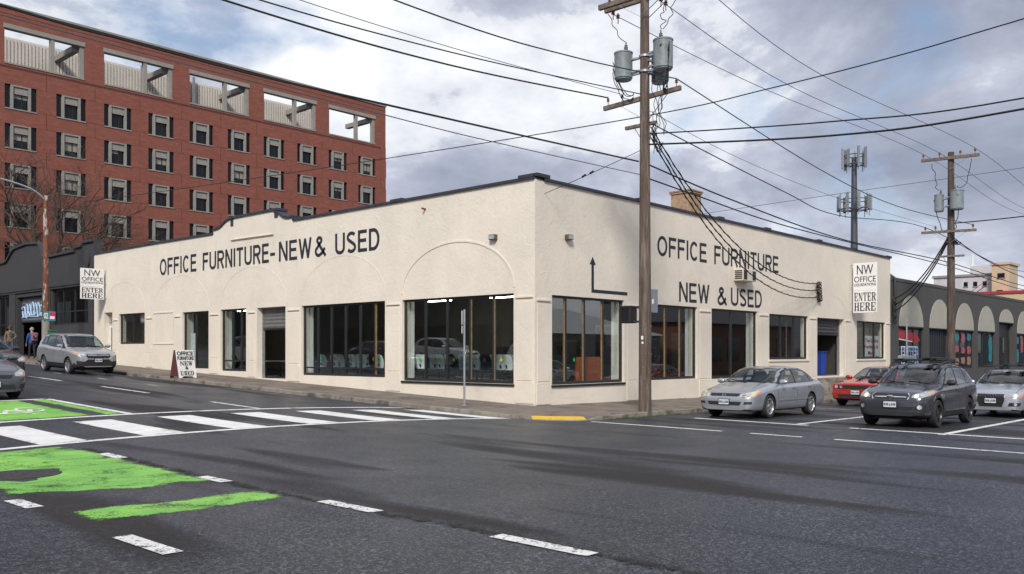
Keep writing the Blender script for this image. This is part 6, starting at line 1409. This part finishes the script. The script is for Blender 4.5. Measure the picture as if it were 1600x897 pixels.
protos = {k: make_chair(a, s_) for k, (a, s_) in dict(white=('chair_white','chair_black'), grey=('chair_grey','chair_black'), black=('chair_black','chair_black'), blue=('chair_blue','chair_blue')).items()}
usedp = set(); FZ = .50
ordn = ['first','second','third','fourth','fifth','sixth','seventh','eighth','ninth','tenth']
def chair(kind, x, y, rz, label, group, tagm=None):
    src = protos[kind]; o = src if kind not in usedp else copy_tree(src); usedp.add(kind)
    for ch in list(o.children):
        if ch.name.startswith('price_tag'): bpy.data.objects.remove(ch)
    o.location = (x, y, FZ); o.rotation_euler = (0,0,rz); o['label'] = label; o['group'] = group; o['category'] = 'chair'
    return o
def price_tag(o, m, side=-1):
    b = MB(); b.prism([(0,-.085),(.06,0),(0,.085),(-.06,0)], lambda u, v, t: (.05+u, -.345+t, .86+v), 0, .006); return b.build('price_tag', m, o)
tagl = []
seq = [('white','tag_green'),('grey','tag_orange'),('white','tag_green'),('black','tag_yellow'),('grey','tag_green'),('white','tag_green'),('black','tag_pink'),('grey','tag_yellow'),('white',None),('grey','tag_pink')]
for i, (k, tm) in enumerate(seq):
    o = chair(k, .82+.12*(i%2), 5.75-i*.52, PI/2*1.0-PI+.3*math.sin(i*2.1), f'{k} office chair, {ordn[i]} from the left in the wide window nearest the corner', 'chairs in the wide corner window'); tagl.append((o, tm))
seq = [('grey','tag_green'),('white','tag_orange'),('grey','tag_yellow'),('white','tag_green'),('white',None),('black','tag_yellow'),('white','tag_green'),('white',None)]
for i, (k, tm) in enumerate(seq):
    o = chair(k, .84+.12*(i%2), 11.6-i*.60, -PI/2+.3*math.sin(i*1.7), f'{k} office chair, {ordn[i]} from the left in the six-pane window', 'chairs in the six-pane window'); tagl.append((o, tm))
seq = [('grey','tag_pink'),('black','tag_yellow'),('black','tag_green'),('black','tag_green')]
for i, (k, tm) in enumerate(seq):
    o = chair(k, 1.15+i*.62, 1.15+.1*(i%2), .2*math.sin(i*2), f'{k} office chair, {ordn[i]} from the left in the corner window below the arrow', 'chairs in the right corner window'); tagl.append((o, tm))
for i in range(3):
    o = chair('black' if i != 1 else 'grey', 6.7+i*.8, 1.3, .3*i, f'office chair, {ordn[i]} from the left in the window right of the utility pole', 'chairs in the pole window'); tagl.append((o, 'tag_pink' if i == 1 else None))
for i in range(9):
    k = ('white','grey','white','black','white','grey','white','white','grey')[i]; o = chair(k, 2.05+.15*(i%2), 5.6-i*.56, -PI/2+.5*math.sin(i*3.1), f'{k} office chair, {ordn[i]} from the left in the back row of the wide corner window', 'back row of chairs in the wide corner window'); tagl.append((o, ('tag_green',None,'tag_pink')[i%3]))
for i in range(7):
    k = ('grey','white','white','black','white','grey','white')[i]; o = chair(k, 2.1+.15*(i%2), 11.3-i*.66, -PI/2+.5*math.sin(i*2.3), f'{k} office chair, {ordn[i]} from the left in the back row of the six-pane window', 'back row of chairs in the six-pane window'); tagl.append((o, (None,'tag_orange','tag_green')[i%3]))
o = chair('blue', 1.7, 13.9, -PI/2+.5, 'blue fabric chair inside the open left roll-up door', 'chairs by the left door')
o = chair('black', 2.6, 14.8, -PI/2-.4, 'black chair deeper inside the open left roll-up door', 'chairs by the left door')
for o, tm in tagl:
    if tm: price_tag(o, tm)
for k, pz in protos.items():
    if k not in usedp: bpy.data.objects.remove(pz)
# cabinet behind the corner window
def cabinet(name, label, cat, x0, x1, y0, y1, h, m, rows):
    t = thing(name, label, cat, (x0, y0, FZ)); b = MB(); b.box(0,x1-x0,.02,y1-y0,0,h); b.build('carcass', m, t, bevel=.006)
    for k in range(rows):
        z0 = .04+k*(h-.06)/rows; b = MB(); b.box(.02,x1-x0-.02,0,.019,z0,z0+(h-.06)/rows-.02); d = b.build('drawer', m, t); b = MB(); b.box((x1-x0)/2-.07,(x1-x0)/2+.07,-.02,0,z0+.1,z0+.12); b.build('handle', 'galvanised', d)
    return t
mat('cherry_wood', (.38,.10,.035), .4, var=.2, vscale=6, stretch=(1,1,6), coat=.3)
cabinet('wooden_cabinet', 'reddish wooden drawer cabinet inside the corner window below the arrow', 'cabinet', 3.45, 4.35, .70, 1.25, .95, 'cherry_wood', 3)
for i, (y, lab) in enumerate(((16.9,'dark desk inside the narrow window left of the open door'),(14.6,'dark desk just inside the open left roll-up door'))):
    t = thing('desk', lab, 'desk', (2.2,y,FZ)); b = MB(); b.box(-.4,.4,-.7,.7,.70,.74); b.build('desk_top', 'chair_grey', t, bevel=.006)
    for sx in (-.36,.36):
        for sy in (-.65,.65): b = MB(); b.box(sx-.025,sx+.025,sy-.025,sy+.025,0,.70); b.build('leg', 'black_metal', t)
# blue barrel bin and leaning panels inside the right-hand door
bb = thing('blue_bin', 'tall blue plastic bin inside the open right-hand roll-up door', 'bin', (22.75,.95,FZ)); b = MB(); b.lathe([(.36,0),(.38,.05),(.42,1.05),(.45,1.07),(.45,1.13),(.40,1.14),(.38,1.1),(.33,.1)], 4, Matrix.Rotation(PI/4,4,'Z')); b.build('tub', mat('bin_blue', (.015,.05,.30), .5), bb, bevel=.03); b = MB(); b.box(-.34,.34,-.36,.34,1.14,1.18); b.build('lid', MAT['bin_blue'], bb, bevel=.02)
for i in range(4):
    t = thing('leaning_panel', ('first','second','third','fourth')[i]+' pale panel from the left leaning inside the right-hand roll-up door', 'panel', (20.75+i*.32,.95,FZ), .1*i, 'panels inside the right-hand door'); b = MB(); b.prism([(0,0),(.06,0),(.36+.04*i,2.0-.2*i),(.30+.04*i,2.0-.2*i)], lambda u, v, s: (s, u, v), 0, .16); b.build('board', 'chair_white' if i % 2 else 'chair_grey', t)
    b = MB(); b.box(.02,.14,-.02,.08,0,.05); b.build('foot', 'black_plastic', t)
for i in range(7):
    cabinet('filing_cabinet', f'tall filing cabinet, {ordn[i]} from the left along the back of the wide window', 'cabinet', 6.6, 7.2, 7.4-i*.95, 8.0-i*.95, 1.35+.25*(i%3), ('chair_black','interior_dark','chair_black')[i%3], 4)
for i in range(4):
    cabinet('bookcase', f'bookcase, {ordn[i]} from the left behind the plain right-hand windows', 'bookcase', 10.8+i*2.1, 12.2+i*2.1, 4.6, 5.1, 2.0, ('interior_dark','chair_black')[i%2], 5)
pf = thing('picture_frame', 'dull gold picture frame hung on the back wall seen in the wide window', 'picture', (8.18,3.4,2.0)); b = MB()
for a in ((-.45,.45,.62,.70),(-.45,.45,-.70,-.62),(-.45,-.38,-.62,.62),(.38,.45,-.62,.62)): b.box(-.03,.0,a[0],a[1],a[2],a[3])
b.build('frame', 'wood_trim', pf); b = MB(); b.box(-.012,-.004,-.38,.38,-.62,.62); b.build('canvas', 'interior_wall', pf)
# ================================================================ bare street trees by the brick block
mat('bark', (.085,.065,.052), .9, var=.3, vscale=2)
def bare_tree(label, x, y, h, spread, seed, forks=7):
    random.seed(seed); zb = road(x, min(y, 74))+.1; t = thing('bare_tree', label, 'tree', (x,y,zb)); tr = MB(); cr = MB(); P = Vector((0,0,0)); pts = [P]; trunk_h = h*.38
    for k in range(1, 6): pts.append(Vector((random.gauss(0,.06)*k*.5, random.gauss(0,.06)*k*.5, trunk_h*k/5)))
    tr.tube(pts, [h*.020*(1-.09*k) for k in range(6)], 9); tr.build('trunk', 'bark', t, True)
    def grow(p, d, L, r, lev):
        n = 3; q = [p]; dd = d.copy()
        for k in range(n):
            dd = (dd+Vector((random.gauss(0,.16),random.gauss(0,.16),random.gauss(0,.08)+.05))).normalized(); q.append(q[-1]+dd*L/n)
        cr.tube(q, [max(.008, r*(1-.5*k/n)) for k in range(n+1)], 5 if lev < 2 else 3, False)
        if lev >= 5 or r < .006: return
        kids = 3 if lev < 3 else random.choice((2,3,3))
        for k in range(kids):
            s_ = q[-1] if k == 0 else q[random.choice((1,2,3))]
            a = random.uniform(0,2*PI); perp = dd.orthogonal().normalized(); perp = Matrix.Rotation(a,3,dd) @ perp; nd_ = (dd*math.cos(.55)+perp*math.sin(random.uniform(.4,.8))*spread).normalized()
            grow(s_, nd_, L*random.uniform(.62,.82), r*.58, lev+1)
    for k in range(forks):
        a = 2*PI*k/forks+random.uniform(-.3,.3); el = random.uniform(.5,1.2); grow(pts[3 if k%2 else 5] if k%3 else pts[4], Vector((math.cos(a)*math.cos(el)*spread,math.sin(a)*math.cos(el)*spread,math.sin(el))).normalized(), h*.22, h*.009, 0)
    cr.build('crown', 'bark', t, fixn=False); random.seed(99)
bare_tree('leafless tree before the left end of the red brick block', 13.3, 74.5, 21.5, 1.05, 3, 8)
bare_tree('leafless tree behind the store parapet before the brick block', 43.8, 74.5, 17.5, .8, 11)
bare_tree('leafless tree behind the rusty lamp pole and dark parapet', 19.5, 74.0, 15.5, 1.0, 21)
# ================================================================ people on the left pavement
def person(label, x, y, face, H_, pose, jacket, legs, skin, extra):
    t = thing('person', label, 'person', (x,y,walk(x,y)), face); s_ = H_/1.75
    V = []; E = []; Rr = []
    def v(p, r): V.append(Vector(p)*s_); Rr.append(r*s_); return len(V)-1
    def e(*i):
        for a, b_ in zip(i, i[1:]): E.append((a, b_))
    # figure faces +x; y left
    pel = v((0,0,.95),.15); bel = v((.0,0,1.12),.145); che = v((.0,0,1.32),.165); nk = v((.01,0,1.48),.065); h0 = v((.02,0,1.56),.075); h1 = v((.03,0,1.66),.098); h2 = v((.02,0,1.73),.075); e(pel,bel,che,nk,h0,h1,h2)
    nose = v((.125,0,1.635),.018); e(h1, nose)
    for sg_ in (1,-1):
        st = pose['stride']*sg_; hp = v((0,.10*sg_,.90),.105); kn = v((st*.5+.02,.11*sg_,.50),.068); an = v((st*.9-.03*abs(st),.11*sg_,.10),.048); to = v((st*.9+.15,.125*sg_,.045),.04); e(pel,hp,kn,an,to)
        ar = pose['arms'][0 if sg_ > 0 else 1]; sh = v((0,.19*sg_,1.40),.075); el = v((ar[0][0],sg_*ar[0][1],ar[0][2]),.052); wr = v((ar[1][0],sg_*ar[1][1],ar[1][2]),.036); d = (Vector(ar[1])-Vector(ar[0])).normalized(); d.y *= sg_; w0 = Vector((ar[1][0],sg_*ar[1][1],ar[1][2])); pm = v(w0+d*.07,.033); e(che,sh,el,wr,pm)
        for k in range(4): f = w0+d*.13+Vector((0,0,-.012))+Vector(((k-1.5)*.02,0,0)); a = v(f,.010); f2 = v(f+d*(.05-.006*abs(k-1.2))+Vector((0,-.012*sg_,0)),.008); e(pm,a,f2)
        th = v(w0+d*.06+Vector((.035,0,.005)),.011); th2 = v(w0+d*.10+Vector((.05,0,0)),.009); e(pm,th,th2)
    me = bpy.data.meshes.new('body'); me.from_pydata(V, E, []); o = bpy.data.objects.new('body', me); COL.objects.link(o)
    o.modifiers.new('s','SKIN'); 
    for i, sv_ in enumerate(me.skin_vertices[0].data): sv_.radius = (Rr[i], Rr[i]); sv_.use_root = (i == 0)
    o.modifiers.new('u','SUBSURF').levels = 2; dg = bpy.context.evaluated_depsgraph_get(); dg.update(); m2 = bpy.data.meshes.new_from_object(o.evaluated_get(dg)); bpy.data.objects.remove(o)
    b = bpy.data.objects.new('body', m2); COL.objects.link(b); b.parent = t
    for m_ in (jacket, legs, skin, 'black_plastic'): m2.materials.append(MAT[m_] if isinstance(m_, str) else m_)
    hands = [Vector((pose['arms'][k][1][0],(1,-1)[k]*pose['arms'][k][1][1],pose['arms'][k][1][2]))*s_ for k in (0,1)]
    for f in m2.polygons:
        c = f.center; z = c.z/s_; f.use_smooth = True
        f.material_index = 2 if z > 1.50 or min((c-h_).length for h_ in hands) < .0 else 0 if z > .90 else (3 if z < .10 else 1)
        for k in (0,1):
            a = pose['arms'][k]; w0 = hands[k]; d = (Vector(a[1])-Vector(a[0])); d.y *= (1,-1)[k]; rel = c-w0
            if rel.dot(d.normalized()) > .0 and rel.length < .26*s_ and abs(rel.cross(d.normalized()).length) < .09: f.material_index = 2
            elif z < .95 and z > .75 and rel.length < .3 and abs(c.y) > .22*s_: f.material_index = 0
    for sg_ in (1,-1):
        k = MB(); k.lathe([(.002,-.009),(.009,0),(.002,.009)], 8, Matrix.Translation((.115*s_,sg_*.034*s_,1.672*s_))); k.build('eye', 'black_plastic', b)
        k = MB(); k.lathe([(.004,-.03),(.018,-.01),(.02,.015),(.005,.03)], 8, Matrix.Translation((.02*s_,sg_*.100*s_,1.655*s_))); k.build('ear', MAT[skin] if isinstance(skin, str) else skin, b, True)
    extra(t, b, s_); return t
mat('skin_tone', (.45,.28,.20), .6); mat('tan_cloth', (.20,.13,.06), .85, var=.15, vscale=9); mat('blue_cloth', (.02,.08,.25), .8, var=.15, vscale=9); mat('dark_cloth', (.02,.02,.025), .85); mat('denim', (.05,.07,.13), .85); mat('knit_grey', (.30,.27,.24), .9, var=.3, vscale=20); mat('pack_pink', (.24,.12,.16), .8, var=.25, vscale=7); mat('hair_brown', (.07,.04,.02), .8); mat('grey_cloth', (.4,.4,.42), .8)
def cap_mesh(b, s_, m, name, z0, r, sq=1.0):
    k = MB(); k.lathe([(r*1.0,0),(r*1.04,.03),(r*.98,.09),(r*.7,.14),(r*.25,.165),(.005,.168)], 16, Matrix.Translation((.018*s_,0,z0*s_)) @ Matrix.Diagonal((s_*1.08,s_*.95,s_,1))); return k.build(name, m, b, True)
def ex_pack(t, b, s_):
    cap_mesh(b, s_, 'knit_grey', 'beanie', 1.645, .112)
    k = MB(); k.box(-.36*s_,-.15*s_,-.18*s_,.18*s_,1.02*s_,1.50*s_); pk = k.build('backpack', 'pack_pink', t, True, bevel=.06)
    k = MB(); k.box(-.40*s_,-.361*s_,-.14*s_,.14*s_,1.18*s_,1.30*s_); k.build('pocket', 'dark_cloth', pk, bevel=.01); k = MB(); k.box(-.408*s_,-.401*s_,-.04*s_,.04*s_,1.24*s_,1.28*s_); k.build('patch', 'sign_white', pk)
def ex_mask(t, b, s_):
    cap_mesh(b, s_, 'hair_brown', 'hair', 1.66, .108); k = MB(); k.lathe([(.055,-.04),(.07,0),(.055,.04)], 12, Matrix.Translation((.075*s_,0,1.60*s_)) @ Matrix.Diagonal((s_*1.05,s_*1.1,s_,1))); k.build('mask', 'dark_cloth', b, True)
    k = MB(); k.box(.155*s_,.175*s_,-.07*s_,.07*s_,1.15*s_,1.42*s_); k.build('shirt_front', 'blue_cloth', b, bevel=.01)
def ex_hair(t, b, s_): cap_mesh(b, s_, 'hair_brown', 'hair', 1.66, .112)
dn = [[(.02,.27,1.13),(.10,.27,.88)],[(-.02,.27,1.13),(.06,.27,.88)]]; bent = [[(.03,.29,1.16),(.24,.20,1.10)],[(.0,.27,1.13),(.08,.27,.88)]]
person('person in bright blue jacket with pink backpack and grey beanie seen from behind', -1.35, 36.6, PI/2+.15, 1.74, dict(stride=.10, arms=dn), 'blue_cloth', 'dark_cloth', 'skin_tone', ex_pack)
person('person in tan jacket and dark face mask walking towards the camera', -1.5, 39.6, -PI/2-.2, 1.80, dict(stride=.2, arms=bent), 'tan_cloth', 'denim', 'skin_tone', ex_mask)
person('person in pale grey top half hidden by the black saloon', -2.1, 40.9, -PI/2-.3, 1.68, dict(stride=.12, arms=dn), 'grey_cloth', 'denim', 'skin_tone', ex_hair)
for ob in bpy.data.objects:
    if 'used' in ob: del ob['used']
